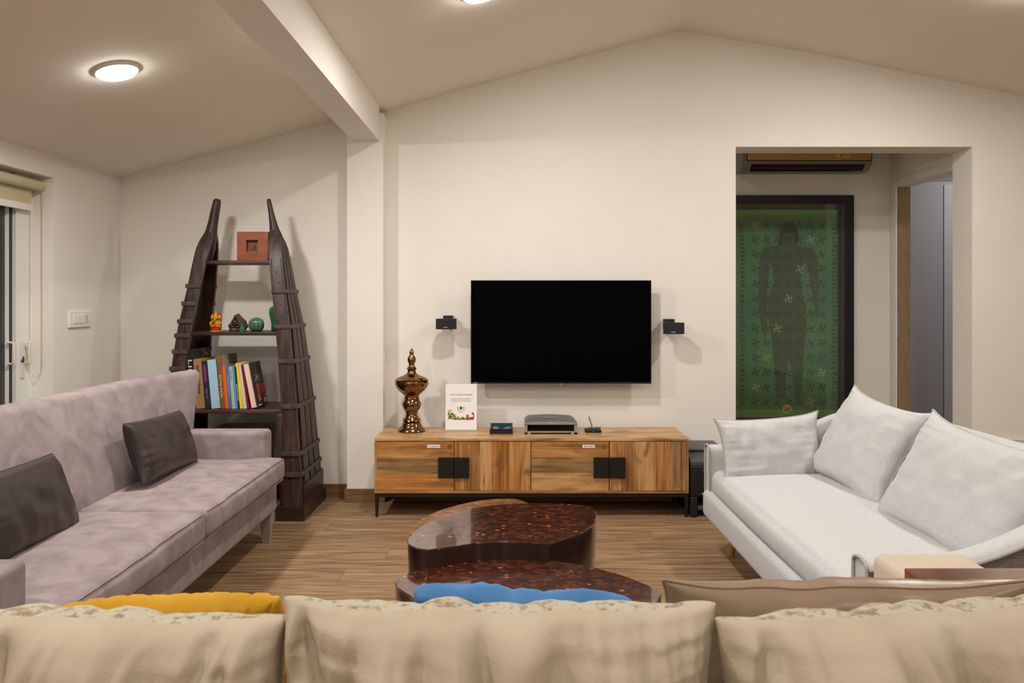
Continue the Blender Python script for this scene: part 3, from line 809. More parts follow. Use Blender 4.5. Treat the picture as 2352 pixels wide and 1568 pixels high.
# curved shell: near arm, back and far arm in one sweep
plan = []   # (x, y) of the outer line, from the near arm front round to the far arm front
RC = 0.42
plan += [(AX0 + (AX1 - RC - AX0) * k / 8, AY0) for k in range(9)]
plan += [(AX1 - RC + RC * math.sin(a), AY0 + RC - RC * math.cos(a)) for a in [math.pi / 2 * k / 10 for k in range(1, 10)]]
plan += [(AX1, AY0 + RC + (AY1 - AY0 - 2 * RC) * k / 10) for k in range(11)]
plan += [(AX1 - RC + RC * math.cos(a), AY1 - RC + RC * math.sin(a)) for a in [math.pi / 2 * k / 10 for k in range(1, 10)]]
plan += [(AX1 - RC - (AX1 - RC - AX0) * k / 8, AY1) for k in range(9)]
plan = [Vector((x, y, 0)) for x, y in plan]
arc = [0.0]
for a, b_ in zip(plan, plan[1:]): arc.append(arc[-1] + (b_ - a).length)
LT = arc[-1]
inner_rows, outer_rows, pipe_out, pipe_in = [], [], [], []
for i, p in enumerate(plan):
    t = (plan[min(i + 1, len(plan) - 1)] - plan[max(i - 1, 0)]).normalized()
    nrm = Vector((-t.y, t.x, 0))                    # towards the inside
    s = min(arc[i], LT - arc[i])
    zt = 0.515 + 0.195 * (0.5 - 0.5 * math.cos(math.pi * max(0.0, min(1.0, (s - 0.16) / 0.66))))
    lean = 0.05 * min(1.0, s / 0.9)                  # back flares outwards at the top
    th = 0.085
    zb = 0.20
    outp = [p + nrm * (lean * 0.9 * (1 - k / 5)) - nrm * 0 + Vector((0, 0, zb + (zt - 0.02 - zb) * k / 5)) for k in range(6)]
    top_o = p + Vector((0, 0, zt - 0.02))
    rim = [top_o + nrm * (th / 2 - th / 2 * math.cos(a)) + Vector((0, 0, 0.022 * math.sin(a))) for a in [math.pi * k / 6 for k in range(0, 7)]]
    inn = [p + nrm * (th + lean * 0.9 * k / 5) + Vector((0, 0, zt - 0.02 - (zt - 0.02 - 0.26) * k / 5)) for k in range(1, 6)]
    outer_rows.append(outp); inner_rows.append(rim + inn)
    pipe_out.append(top_o - nrm * 0.002); 
bm = B(); grid(bm, outer_rows); o = obj('outer_cover', bm, M['greyback'], ws, smooth=60, recalc=False)
bm = B(); vs = grid(bm, inner_rows)
for k in (0, -1):                                    # close the arm fronts
    o_ = [bm.verts.new(q) for q in outer_rows[k][:-1]]
    try: bm.faces.new(vs[k] + o_)
    except ValueError: pass
obj('shell', bm, M['linen'], ws, smooth=60)
bm = B(); tube(bm, pipe_out, 0.006, 6); obj('piping', bm, M['linen_edge'], ws, smooth=True)
for k in (0, -1):
    bm = B(); e = outer_rows[k][:-1] + inner_rows[k]
    e2 = catmull([Vector(q) for q in e], 3, closed=False)
    e2 = [q + Vector((-0.004 + 0.004 * noise.noise((j * 1.3, k, 0)), 0.003 * noise.noise((j * 1.7, 4, k)), 0.003 * noise.noise((j * 1.5, 9, k)))) for j, q in enumerate(e2)]
    tube(bm, e2, 0.005, 6); obj('arm_piping', bm, M['linen_edge'], ws, smooth=True)
cushion('linen_cushion', 'small grey lumbar cushion at the far arm of the pale sofa', (1.213, 3.67, 0.520), (1, 0.16, 0.045), (0.0, 0.20, 1), 0.50, 0.30, 0.13, M['linen'],
        pinch=0.07, wr=0.008, freq=16, seed=1, pipe=M['linen_edge'], pipe_r=0.0045, group='linen cushions on the pale sofa', corner=0.012)
cushion('linen_cushion', 'large pale cushion leaning in the far corner of the pale sofa', (1.530, 3.39, 0.590), (0.05, -1, -0.06), (0.52, 0.05, 1), 0.62, 0.43, 0.17, M['linen'],
        pinch=0.09, wr=0.007, freq=14, seed=3, pipe=M['linen_edge'], pipe_r=0.0045, group='linen cushions on the pale sofa', corner=0.02)
cushion('linen_cushion', 'large pale cushion leaning at the near end of the pale sofa', (1.520, 2.65, 0.572), (0.05, -1, -0.06), (0.55, 0.05, 1), 0.69, 0.43, 0.17, M['linen'],
        pinch=0.09, wr=0.007, freq=14, seed=6, pipe=M['linen_edge'], pipe_r=0.0045, group='linen cushions on the pale sofa', corner=0.02)

# ------------------------------------------------------------------ nest of three inlaid coffee tables
def table(name, label, outline, z, taper, topmat='inlay'):
    c = sum((Vector((p.x, p.y, 0)) for p in outline), Vector()) / len(outline)
    t = thing(name, label, 'table', (c.x, c.y, 0), 'nested inlaid coffee tables')
    bm = B()
    def ring(k, zz): return [Vector((c.x + (p.x - c.x) * k, c.y + (p.y - c.y) * k, zz)) for p in outline]
    # lacquered body, closed below
    rows = [ring(taper, 0.0), ring(taper + (1 - taper) * 0.45, z * 0.35), ring(taper + (1 - taper) * 0.85, z * 0.75), ring(0.998, z - 0.006)]
    grid(bm, rows, close_v=True)
    o = obj('body', bm, M['lacquer'], t, smooth=35)
    bm = B()
    rows = [ring(0.998, z - 0.006), ring(1.0, z - 0.005), ring(1.0, z - 0.002), ring(0.994, z)]
    vs = grid(bm, rows, close_v=True)
    for tri in tessellate_polygon([[Vector((p.x, p.y, 0)) for p in outline]]):
        try: bm.faces.new([vs[-1][i] for i in tri])
        except ValueError: pass
    obj('top', bm, M[topmat], t, smooth=35)
    return t
def seg(pts, z, k=4): return catmull([G(a, b_, z) for a, b_ in pts], k, closed=False)
zm = 0.42
mid_out = seg([(982.6, 1262), (960, 1258.5), (942, 1251), (935.5, 1243), (942, 1230), (966.7, 1209.6), (1010, 1188), (1082, 1167.7), (1154.6, 1157.6), (1227, 1154.7), (1299, 1156.7), (1342.6, 1159.5), (1362.8, 1167), (1370.6, 1182), (1362.8, 1203.8), (1336.8, 1221), (1300, 1235), (1264.5, 1247)], zm)
mid_in = seg([(1264.5, 1247), (1212.5, 1244.6), (1154.6, 1243), (1096.8, 1246), (1042, 1254), (982.6, 1262)], zm)
table('coffee_table', 'tallest dark inlaid coffee table, middle of the nest, with a concave front', mid_out + mid_in[1:-1], zm, 0.93)
zn = 0.36
near_far = seg([(907, 1338), (914.7, 1327), (938, 1316), (981, 1303.5), (1030, 1292), (1094, 1284.5), (1149, 1282.5), (1206.7, 1283), (1264.5, 1287), (1313.7, 1293.5), (1371.5, 1305), (1429, 1320.5), (1487, 1343), (1510, 1354), (1519.5, 1363)], zn, 3)
a, b_ = near_far[-1], near_far[0]
near_close = catmull([a, G(1512, 1374, zn), Vector((0.36, 2.13, zn)), Vector((0.18, 2.03, zn)), Vector((-0.03, 2.02, zn)), Vector((-0.20, 2.12, zn)), G(946.5, 1371, zn), G(914, 1350, zn), b_], 4, closed=False)
table('coffee_table', 'low dark inlaid coffee table nearest the camera, behind the blue cushion', near_far + near_close[1:-1], zn, 0.93)
far_out = seg([(941.6, 1226), (955, 1204), (975, 1188), (1010, 1172), (1053.5, 1159), (1097, 1150), (1140, 1145.4), (1178, 1144.6), (1195, 1148), (1217, 1155.5)], zn, 3)
far_in = catmull([far_out[-1], Vector((0.02, 3.13, zn)), Vector((-0.06, 3.10, zn)), Vector((-0.17, 3.04, zn)), Vector((-0.275, 2.93, zn)), Vector((-0.335, 2.835, zn)), far_out[0]], 3, closed=False)
table('coffee_table', 'low amber-brown inlaid coffee table at the back of the nest', far_out + far_in[1:-1], zn, 0.92, 'inlay_amber')

# ------------------------------------------------------------------ near sofa in the foreground with its cushions
ns = thing('sofa', 'beige sofa in the foreground seen from behind', 'sofa', (0, 1.4, 0))
bm = B(); rbox(bm, (-1.05, 0.84, 0.10), (1.09, 1.84, 0.30), 0.03, (6, 4, 1), 2); obj('base', bm, M['beige'], ns, smooth=50)
for xa, xb in ((-1.05, -0.09), (-0.08, 0.875)):
    bm = B(); rbox(bm, (xa, 0.98, 0.295), (xb, 1.86, 0.42), 0.04, (8, 8, 1), 3, lambda p, q: p + Vector((0, 0, 0.012 * (1 - q.x ** 2) * (1 - q.y ** 2) if q.z > 0 else 0))); obj('seat_cushion', bm, M['beige'], ns, smooth=True)
bm = B(); rbox(bm, (-1.05, 0.80, 0.12), (1.09, 0.985, 0.66), 0.05, (8, 2, 4), 3); obj('backrest', bm, M['beige'], ns, smooth=50)
bm = B(); rbox(bm, (0.882, 0.99, 0.12), (1.107, 1.927, 0.60), 0.022, (2, 6, 4), 4); obj('arm', bm, M['beige'], ns, smooth=50)
leg4(ns, -0.98, 1.02, 0.9, 1.78, 0.11, 0.018, 0.026, M['legwood'])
at = thing('arm_tray', 'brown wooden tray lying over the arm of the beige sofa', 'tray', (1.0, 1.6, 0.60))
bm = B(); rbox(bm, (0.868, 1.18, 0.602), (1.36, 1.735, 0.626), 0.003, seg=2); obj('board', bm, M['traywood'], at, smooth=30)
bm = B(); box(bm, (0.868, 1.18, 0.50), (0.880, 1.733, 0.602)); obj('side_panel', bm, M['traywood'], at)
bm = B(); box(bm, (1.109, 1.18, 0.50), (1.122, 1.733, 0.602)); obj('side_panel', bm, M['traywood'], at)

cg = 'cream cushions along the beige sofa'
cushion('velvet_cushion', 'cream velvet cushion at the middle of the foreground sofa', (-0.018, 1.12, 0.577), (-1, 0, 0.004), (0, -0.06, 1), 0.605, 0.42, 0.19, M['floral'], M['cream'],
        pinch=0.035, wr=0.009, freq=16, seed=11, n=(150, 90), folds=26, fold_amp=0.024, scallop=0.007, group=cg, wave=0.010, corner=0.004, power=0.40)
cushion('velvet_cushion', 'cream velvet cushion at the left of the foreground sofa, below the mustard one', (-0.625, 1.12, 0.562), (-1, 0, 0.02), (0, -0.06, 1), 0.60, 0.42, 0.20, M['floral'], M['cream'],
        pinch=0.035, wr=0.008, freq=12, seed=14, n=(150, 90), folds=26, fold_amp=0.024, scallop=0.007, group=cg, wave=0.012, corner=0.006, power=0.40)
cushion('velvet_cushion', 'cream velvet cushion at the right of the foreground sofa, before the taupe leather one', (0.583, 1.10, 0.577), (-1, 0, -0.075), (0, -0.06, 1), 0.565, 0.43, 0.20, M['floral'], M['cream'],
        pinch=0.035, wr=0.008, freq=14, seed=18, n=(150, 90), folds=26, fold_amp=0.024, scallop=0.007, group=cg, wave=0.012, corner=0.008, power=0.40)
def quilt_lines(u, v):
    d = abs(((u * 2.6 + v * 1.2) % 0.5) - 0.25); e = abs(abs(v) - 0.80)
    return 0.007 * math.exp(-((d) / 0.05) ** 2) + 0.004 * math.exp(-(e / 0.03) ** 2)
cushion('quilted_cushion', 'mustard yellow quilted cushion on the foreground sofa', (-0.620, 1.515, 0.545), (-1, 0, -0.045), (0, -0.72, 1), 0.405, 0.30, 0.11, M['yellow'], M['yellow'],
        pinch=0.02, wr=0.003, freq=16, seed=21, quilt=quilt_lines, power=0.34, n=(80, 60))
def blue_seams(u, v):
    e = abs(v - 0.78 - 0.05 * math.sin(u * 7)); return 0.005 * math.exp(-(e / 0.03) ** 2)
cushion('wrinkled_cushion', 'blue velvet cushion on the foreground sofa before the coffee tables', (0.015, 1.515, 0.556), (-1, 0, 0.05), (0, -0.72, 1), 0.40, 0.30, 0.10, M['blue'], M['blue'],
        pinch=0.02, wr=0.009, freq=12, seed=24, quilt=blue_seams, power=0.34, wave=0.008, n=(110, 70), folds=14, fold_amp=0.012, scallop=0.004)
cushion('leather_cushion', 'large taupe leather cushion on the foreground sofa by the arm', (0.565, 1.395, 0.571), (-1, 0, 0.0), (0, -0.42, 1), 0.60, 0.36, 0.14, M['taupe'], M['taupe'],
        pinch=0.04, wr=0.006, freq=9, seed=27, pipe=M['taupe'], pipe_r=0.003, wave=0.006, corner=0.012, power=0.40, n=(80, 60))

# ------------------------------------------------------------------ A-frame shelf of dark staves
XC, YC = -1.57, 4.575
sh = thing('ladder_shelf', 'dark carved A-frame shelf of banded staves in the left corner', 'shelf', (XC, YC, 0))
T_OUT = [(0.0, 0.415), (0.10, 0.408), (0.625, 0.365), (0.87, 0.338), (1.07, 0.315), (1.27, 0.28), (1.45, 0.254), (1.53, 0.244), (1.58, 0.228), (1.62, 0.208), (1.66, 0.192)]
T_W = [(0.0, 0.112), (0.10, 0.110), (0.625, 0.086), (0.87, 0.080), (1.07, 0.080), (1.27, 0.075), (1.45, 0.074), (1.53, 0.078), (1.58, 0.066), (1.62, 0.046), (1.66, 0.024)]
T_HD = [(0.0, 0.232), (0.10, 0.228), (0.60, 0.200), (1.03, 0.160), (1.30, 0.118), (1.44, 0.096), (1.53, 0.070), (1.58, 0.048), (1.62, 0.028), (1.66, 0.008)]
def shelf_leg(sg, bands, top_r):
    def xo(z): return XC + sg * lerp_table(T_OUT, z)
    def xi(z): return XC + sg * (lerp_table(T_OUT, z) - lerp_table(T_W, z))
    def hd(z): return lerp_table(T_HD, z)
    zs = [0.19 + (1.66 - 0.19) * k / 30 for k in range(31)]
    zf = [0.077 + (1.66 - 0.077) * k / 32 for k in range(33)]
    def stave(zl, fa, fb, ta=0.018):        # fa, fb: the two corners in plan for a height
        bm = B(); rows = []
        for z in zl:
            a = Vector(fa(z)); b_ = Vector(fb(z)); d = (b_ - a).normalized(); nn = Vector((-d.y, d.x, 0))
            if (Vector((XC, YC, 0)) - Vector((a.x, a.y, 0))).dot(nn) < 0: nn = -nn
            bulge = (a + b_) / 2 - nn * 0.004
            rows.append([Vector((q.x, q.y, z)) for q in (a, bulge, b_, b_ + nn * ta, a + nn * ta)])
        grid(bm, rows, close_v=True, cap=True)
        return obj('stave', bm, M['darkwood'], sh, smooth=50)
    # front and back planks
    fp = stave(zf, lambda z: (xi(z), YC - hd(z), 0), lambda z: (xo(z), YC - hd(z), 0), 0.020)
    stave(zs, lambda z: (xi(z), YC + hd(z), 0), lambda z: (xo(z), YC + hd(z), 0), 0.020)
    # outer staves with gaps between them
    for k in range(3):
        f0, f1 = -0.64 + 0.53 * k, -0.64 + 0.53 * k + 0.44
        stave(zs, lambda z: (xo(z), YC + hd(z) * f0, 0), lambda z: (xo(z), YC + hd(z) * f1, 0), 0.016)
    # rivets down the front plank
    bm = B()
    z = 0.14
    while z < 1.40:
        xm = xi(z) * 0.45 + xo(z) * 0.55; c = Vector((xm, YC - hd(z) - 0.004, z))
        ball(bm, c, (0.006, 0.003, 0.006), 8, 4); z += 0.062
    obj('rivets', bm, M['ironband'], fp, smooth=True)['kind'] = 'stuff'
    bm = B(); z = 0.12
    while z < 1.46:                          # stitched seam beside the rivets
        for fr in (0.14, 0.90):
            xm = xi(z) * (1 - fr) + xo(z) * fr
            box(bm, (xm - 0.0025, YC - hd(z) - 0.0052, z), (xm + 0.0025, YC - hd(z) - 0.001, z + 0.006))
        z += 0.012
    obj('stitching', bm, M['ironband'], fp)['kind'] = 'stuff'
    # straps round the three outer sides
    for z in bands:
        bm = B()
        e = 0.004; x0, x1, h0 = xi(z), xo(z) + sg * e, hd(z) + e
        path = [(x0, YC - h0, z), (x0 * 0.5 + x1 * 0.5, YC - h0 - 0.003, z), (x1, YC - h0, z), (x1 + sg * 0.003, YC, z), (x1, YC + h0, z), (x0, YC + h0, z)]
        rows = []
        for i, q in enumerate(path):
            q = Vector(q); c = Vector((x0 * 0.7 + x1 * 0.3, YC, z)); out = (q - c); out.z = 0
            out = Vector((sg * (1 if i in (2, 3, 4) else 0), -1 if i < 3 else (1 if i > 3 else 0), 0)).normalized()
            rows.append([q + Vector((0, 0, -0.013)), q + out * 0.006 + Vector((0, 0, -0.011)), q + out * 0.0075, q + out * 0.006 + Vector((0, 0, 0.011)), q + Vector((0, 0, 0.013))])
        grid(bm, rows, close_v=True, cap=True)
        obj('strap', bm, M['ironband'], sh, smooth=50)
    # horn: staves run together into one rounded tip
    bm = B(); pts, rr = [], []
    for z, r in ((1.46, 0.036), (1.52, 0.042), (1.57, 0.040), (1.60, 0.036), (1.63, max(0.028, top_r + 0.009)), (1.67, max(0.022, top_r + 0.005)), (1.73, top_r + 0.003), (1.79, top_r), (1.802, top_r * 0.92), (1.810, top_r * 0.6)):
        zz = min(z, 1.62); x = (xi(zz) + xo(zz)) / 2 - sg * max(0, z - 1.62) * 0.19
        pts.append((x, YC, z)); rr.append(r)
    tube(bm, pts, rr, 14); obj('horn', bm, M['darkwood'], sh, smooth=50)
    # stepped plinth
    bm = B(); x0, x1 = sorted((XC + sg * 0.275, XC + sg * 0.412)); box(bm, (x0, YC - 0.205, 0.077), (x1, YC + 0.235, 0.19))
    obj('plinth_block', bm, M['plinth'], sh)
    bm = B(); x0, x1 = sorted((XC + sg * 0.265, XC + sg * 0.424)); box(bm, (x0, YC - 0.255, 0.0), (x1, YC + 0.258, 0.077)); obj('plinth', bm, M['plinth'], sh)
shelf_leg(1, (0.25, 0.365, 0.625, 0.875, 1.07, 1.27), 0.013)
shelf_leg(-1, (0.25, 0.365, 0.625, 0.74, 0.835, 0.93, 1.02, 1.10, 1.20, 1.30), 0.023)
Z1, Z2, Z3, Z4 = 1.448, 1.040, 0.606, 0.0
for z, hw, y0, y1, th in ((Z1, 0.184, 4.495, 4.650, 0.022), (Z2, 0.242, 4.425, 4.725, 0.020), (Z3, 0.282, 4.392, 4.745, 0.022)):
    bm = B(); rbox(bm, (XC - hw, y0, z - th), (XC + hw, y1, z), 0.004, seg=2); obj('shelf_board', bm, M['darkwood_x'], sh, smooth=30)

# clock
ck = thing('clock', 'square orange wood clock on the top shelf', 'clock', (-1.49, 4.55, Z1))
c0, c1 = P(545, 529, 4.52), P(616, 596, 4.52)
x0, x1, z0 = c0.x, c1.x, Z1; z1 = z0 + 0.166; zc = (z0 + z1) / 2 + 0.002; xc = (x0 + x1) / 2 - 0.003
hh = 0.034
bm = B()
for lo, hi in (((x0, 4.515, z0), (x1, 4.565, zc - hh)), ((x0, 4.515, zc + hh), (x1, 4.565, z1)), ((x0, 4.515, zc - hh), (xc - hh, 4.565, zc + hh)), ((xc + hh, 4.515, zc - hh), (x1, 4.565, zc + hh))): box(bm, lo, hi)
obj('case', bm, M['clock'], ck)
bm = B(); box(bm, (xc - hh, 4.545, zc - hh), (xc + hh, 4.56, zc + hh)); obj('dial', bm, M['clockdial'], ck)
for ax, az, w_ in ((-0.026, -0.020, 0.003), (-0.003, -0.022, 0.004), (0.003, 0.012, 0.002)):
    bm = B(); d = Vector((ax, 0, az)); pr = Vector((-az, 0, ax)).normalized() * w_ * 0.5
    c = Vector((xc + 0.008, 4.543, zc - 0.002))
    flatpoly(bm, [c + pr, c + d + pr, c + d - pr, c - pr]); obj('hand', bm, M['black'], ck)

# deity figurine: seated figure with elephant trunk, gold over a red base
fx = P(495, 760, 4.52).x; fy = 4.525
fg = thing('figurine', 'glossy amber and red seated elephant-headed figurine at the left of the middle shelf', 'figurine', (fx, fy, Z2))
amber = mat('amber_glaze', srgb(176, 104, 24), 0.2, col2=srgb(214, 150, 40), nscale=25, coat=0.5); redg = mat('red_glaze', srgb(166, 46, 18), 0.25, coat=0.5); yel = mat('yellow_glaze', srgb(216, 168, 30), 0.2, coat=0.5)
bm = B(); lathe(bm, (fx, fy, Z2), [(0.031, 0), (0.032, 0.006), (0.029, 0.009), (0.030, 0.018), (0.027, 0.022)], 18); obj('base', bm, redg, fg, smooth=40)
bm = B(); lathe(bm, (fx, fy, Z2), [(0.0325, 0.0), (0.0325, 0.004), (0.030, 0.0045)], 18); obj('rim', bm, yel, fg, smooth=40)
bm = B(); ball(bm, (fx, fy, Z2 + 0.044), (0.023, 0.020, 0.024)); ball(bm, (fx - 0.016, fy - 0.008, Z2 + 0.03), (0.017, 0.013, 0.009)); ball(bm, (fx + 0.016, fy - 0.008, Z2 + 0.03), (0.017, 0.013, 0.009))
for s in (-1, 1): tube(bm, [(fx + s * 0.016, fy, Z2 + 0.06), (fx + s * 0.029, fy - 0.008, Z2 + 0.048), (fx + s * 0.022, fy - 0.02, Z2 + 0.038)], [0.008, 0.007, 0.006], 8)
obj('body', bm, amber, fg, smooth=True)
bm = B(); ball(bm, (fx, fy - 0.004, Z2 + 0.080), (0.016, 0.016, 0.017)); ball(bm, (fx - 0.020, fy, Z2 + 0.081), (0.010, 0.005, 0.014)); ball(bm, (fx + 0.020, fy, Z2 + 0.081), (0.010, 0.005, 0.014)); lathe(bm, (fx, fy, Z2 + 0.092), [(0.014, 0), (0.012, 0.008), (0.006, 0.018), (0.0, 0.024)], 12)
hd_ = obj('head', bm, amber, fg, smooth=True)
bm = B(); tube(bm, [(fx, fy - 0.018, Z2 + 0.078), (fx + 0.002, fy - 0.024, Z2 + 0.066), (fx - 0.004, fy - 0.024, Z2 + 0.055), (fx - 0.011, fy - 0.022, Z2 + 0.053)], [0.007, 0.006, 0.005, 0.004], 8); obj('trunk', bm, amber, hd_, smooth=True)
bm = B(); rbox(bm, (fx - 0.030, fy + 0.010, Z2 + 0.02), (fx + 0.028, fy + 0.018, Z2 + 0.105), 0.004); obj('backplate', bm, redg, fg, smooth=40)

# stone slab with seated figure
sx = P(543, 760, 4.53).x
st = thing('stone_carving', 'brown stone slab with a small dark seated figure on the middle shelf', 'carving', (sx, 4.54, Z2))
outl = [(-0.036, 0), (0.040, 0), (0.048, 0.012), (0.062, 0.030), (0.052, 0.044), (0.047, 0.060), (0.028, 0.076), (0.012, 0.094), (0.003, 0.103), (-0.007, 0.100), (-0.020, 0.082), (-0.034, 0.062), (-0.044, 0.048), (-0.058, 0.034), (-0.050, 0.018)]
bm = B(); prism(bm, outl, lambda p: Vector((sx + p[0] * 0.9, 4.535, Z2 + p[1] * 0.95)), lambda p: Vector((sx + p[0], 4.56, Z2 + p[1]))); obj('slab', bm, mat('brown_stone', srgb(62, 42, 34), 0.7, col2=srgb(96, 66, 52), nscale=30, bump=0.8, bscale=60), st)
dk = mat('dark_bronze', srgb(40, 32, 28), 0.4)
bm = B(); ball(bm, (sx - 0.008, 4.527, Z2 + 0.047), (0.014, 0.010, 0.020)); ball(bm, (sx - 0.008, 4.526, Z2 + 0.076), (0.009, 0.009, 0.011)); ball(bm, (sx - 0.008, 4.526, Z2 + 0.088), 0.005)
for s in (-1, 1):
    ball(bm, (sx - 0.008 + s * 0.014, 4.522, Z2 + 0.026), (0.017, 0.010, 0.008)); tube(bm, [(sx - 0.008 + s * 0.012, 4.525, Z2 + 0.060), (sx - 0.008 + s * 0.020, 4.52, Z2 + 0.045), (sx - 0.006, 4.515, Z2 + 0.035)], [0.006, 0.005, 0.004], 7)
obj('seated_figure', bm, dk, st, smooth=True)
bm = B(); lathe(bm, (sx - 0.008, 4.522, Z2), [(0.028, 0), (0.030, 0.012), (0.026, 0.019)], 16); obj('pedestal', bm, mat('bowl_brown', srgb(70, 38, 26), 0.4), st, smooth=40)
# little green glass figure
gx = P(556, 760, 4.47).x
gg = thing('glass_figurine', 'tiny bright green glass seated figurine in front of the stone slab', 'figurine', (gx, 4.47, Z2))
gm = mat('green_glass', srgb(30, 150, 50), 0.12, trans=0.5, coat=0.4)
bm = B(); lathe(bm, (gx, 4.47, Z2), [(0.016, 0), (0.017, 0.008), (0.013, 0.012)], 14); obj('base', bm, gm, gg, smooth=40)
bm = B(); ball(bm, (gx, 4.47, Z2 + 0.019), (0.012, 0.011, 0.011)); ball(bm, (gx, 4.468, Z2 + 0.033), (0.008, 0.008, 0.008)); ball(bm, (gx - 0.011, 4.465, Z2 + 0.013), (0.008, 0.007, 0.005)); ball(bm, (gx + 0.011, 4.465, Z2 + 0.013), (0.008, 0.007, 0.005)); obj('body', bm, gm, gg, smooth=True)

# ceramic cacti
def cactus(name, label, px, d, prof, ribs, col, col2, amp):
    x = P(px, 760, d).x
    t = thing(name, label, 'ornament', (x, d, Z2))
    bm = B(); rows = []; n = ribs * 6
    for r, z in prof:
        rows.append([Vector((x + r * (1 - amp * (0.5 - 0.5 * math.cos(2 * math.pi * k / 6))) * math.cos(2 * math.pi * k / n), d + r * (1 - amp * (0.5 - 0.5 * math.cos(2 * math.pi * k / 6))) * math.sin(2 * math.pi * k / n), Z2 + z)) for k in range(n)])
    grid(bm, rows, close_v=True, cap=True)
    obj('body', bm, mat(name + '_glaze', col, 0.15, coat=0.6), t, smooth=True)
    for k in range(ribs):                     # pale line along each groove
        a = 2 * math.pi * (k + 0.5) / ribs; bm = B()
        tube(bm, [(x + r * (1 - amp + 0.015) * math.cos(a), d + r * (1 - amp + 0.015) * math.sin(a), Z2 + z) for r, z in prof], 0.0013, 5)
        obj('groove', bm, mat(name + '_line', col2, 0.2), t, smooth=True)
cactus('round_cactus_ornament', 'round ribbed green ceramic cactus on the middle shelf', 589, 4.53, [(0.024, 0), (0.036, 0.008), (0.043, 0.022), (0.045, 0.038), (0.042, 0.054), (0.034, 0.068), (0.020, 0.077), (0.004, 0.080)], 12, srgb(52, 92, 64), srgb(120, 150, 110), 0.10)
cactus('tall_cactus_ornament', 'tall glossy green ceramic cactus half hidden by the right shelf leg', 630, 4.60, [(0.018, 0), (0.018, 0.03), (0.020, 0.055), (0.027, 0.08), (0.032, 0.105), (0.030, 0.125), (0.022, 0.138), (0.005, 0.144)], 8, srgb(34, 98, 48), srgb(60, 130, 70), 0.12)

# books on the lower shelf (leaning left), each a cover with a page block
BD = 4.42; S_ = BD / F
def book(label, bx0, bx1, h_px, lean_px, cover, depth=0.17, spine=None, title=None, tcol=None, art=None, pages=True, yoff=0.0, name='book', tsize=0.6, tpos=0.62, twid=0.5):
    x0 = (bx0 - CX) * S_; x1 = (bx1 - CX) * S_; w = x1 - x0; h = h_px * S_
    ang = math.atan2(lean_px, h_px)
    y0 = BD + yoff
    t = thing(name, label, 'book', (x0, y0, Z3), 'books on the lower shelf')
    Mx = Matrix.Translation((x0, y0, Z3 + 0.0015 + max(0.0, 0.0))) @ Matrix.Rotation(-ang, 4, 'Y')
    w *= math.cos(ang)
    ct = min(0.003, w * 0.2)
    bm = B()
    box(bm, (0, 0, 0), (ct, depth, h), M4=Mx); box(bm, (w - ct, 0, 0), (w, depth, h), M4=Mx)
    if spine is not False: box(bm, (ct, 0, 0), (w - ct, ct, h), M4=Mx)
    obj('cover', bm, cover, t)
    bm = B(); box(bm, (ct, 0.004 if spine is False else ct, 0.003), (w - ct, depth - 0.004, h - 0.003), M4=Mx); obj('pages', bm, flat('page_cream', 222, 208, 190, 0.8), t)
    if title:
        c = Mx @ Vector((w / 2, -0.0006, h * tpos)); up_ = Mx.to_3x3() @ Vector((0, 0, -1)); rt = Mx.to_3x3() @ Vector((1, 0, 0))
        if title == '*': dash_part(t, c, up_, rt, w * tsize, h * twid, tcol, int(bx0))
        else: text_part(title, t, c, up_, rt, w * tsize, tcol, width=h * twid)
    if art:
        for (a0, a1, b0, b1, mm) in art:      # print on the right cover: depth fraction, height fraction
            bm = B(); q = [Mx @ Vector((w + 0.0005, depth * a, h * b_)) for a, b_ in ((a0, b0), (a1, b0), (a1, b1), (a0, b1))]
            faces_from(bm, q, [(0, 1, 2, 3)]); obj('cover_print', bm, mm, t, recalc=False)
    return t, Mx, w, h, depth
K = flat('book_black', 22, 20, 20); WH = flat('letter_white', 220, 216, 210)
t, Mx, w, h, dp = book('tall black photo book with white spine letters, leftmost on the lower shelf', 429, 444, 135, 0, K, 0.26, title='LIFE', tcol=WH, tsize=0.55, tpos=0.66, twid=0.34)
fl = flat('flame_orange', 214, 120, 40)
for k, off in enumerate((0.0, 0.05)):
    bm = B(); l, r = [], []
    for i in range(11):
        s = i / 10; yy = dp * (0.52 + off * 3 + 0.12 * math.sin(s * 4 + k)); zz = h * (0.86 + 0.13 * s); ww = 0.012 * (1 - s * 0.7)
        l.append(Mx @ Vector((w + 0.0006, yy - ww, zz))); r.append(Mx @ Vector((w + 0.0006, yy + ww, zz)))
    grid(bm, [l, r]); obj('flame_print', bm, fl, t)
book('thin light blue book pressed behind the tan one on the lower shelf', 445.5, 451.5, 104, 6, flat('pale_blue2', 130, 176, 220), 0.15, yoff=0.03)
book('thick tan book with dark spine letters on the lower shelf', 452.7, 471, 113.6, 9, flat('book_tan', 158, 118, 68), 0.20, title='*', tcol=flat('letter_brown', 84, 58, 30), tsize=0.35, tpos=0.6, twid=0.55)
t, Mx, w, h, dp = book('navy book with pink spine title on the lower shelf', 472.6, 485, 109, 10.3, flat('book_navy', 36, 32, 58), 0.19, title='AWAKENING', tcol=flat('letter_pink', 206, 70, 150), tsize=0.45, tpos=0.74, twid=0.36)
dash_part(t, Mx @ Vector((w / 2, -0.0006, h * 0.32)), Mx.to_3x3() @ Vector((0, 0, -1)), Mx.to_3x3() @ Vector((1, 0, 0)), w * 0.3, h * 0.2, flat('letter_lilac', 110, 110, 150), 2)
book('thick pale blue book with blank spine on the lower shelf', 486.2, 506, 112, 10.6, flat('book_paleblue', 166, 196, 214), 0.19)
gp = flat('photo_grey', 150, 144, 138); gd = flat('photo_dark', 84, 76, 68)
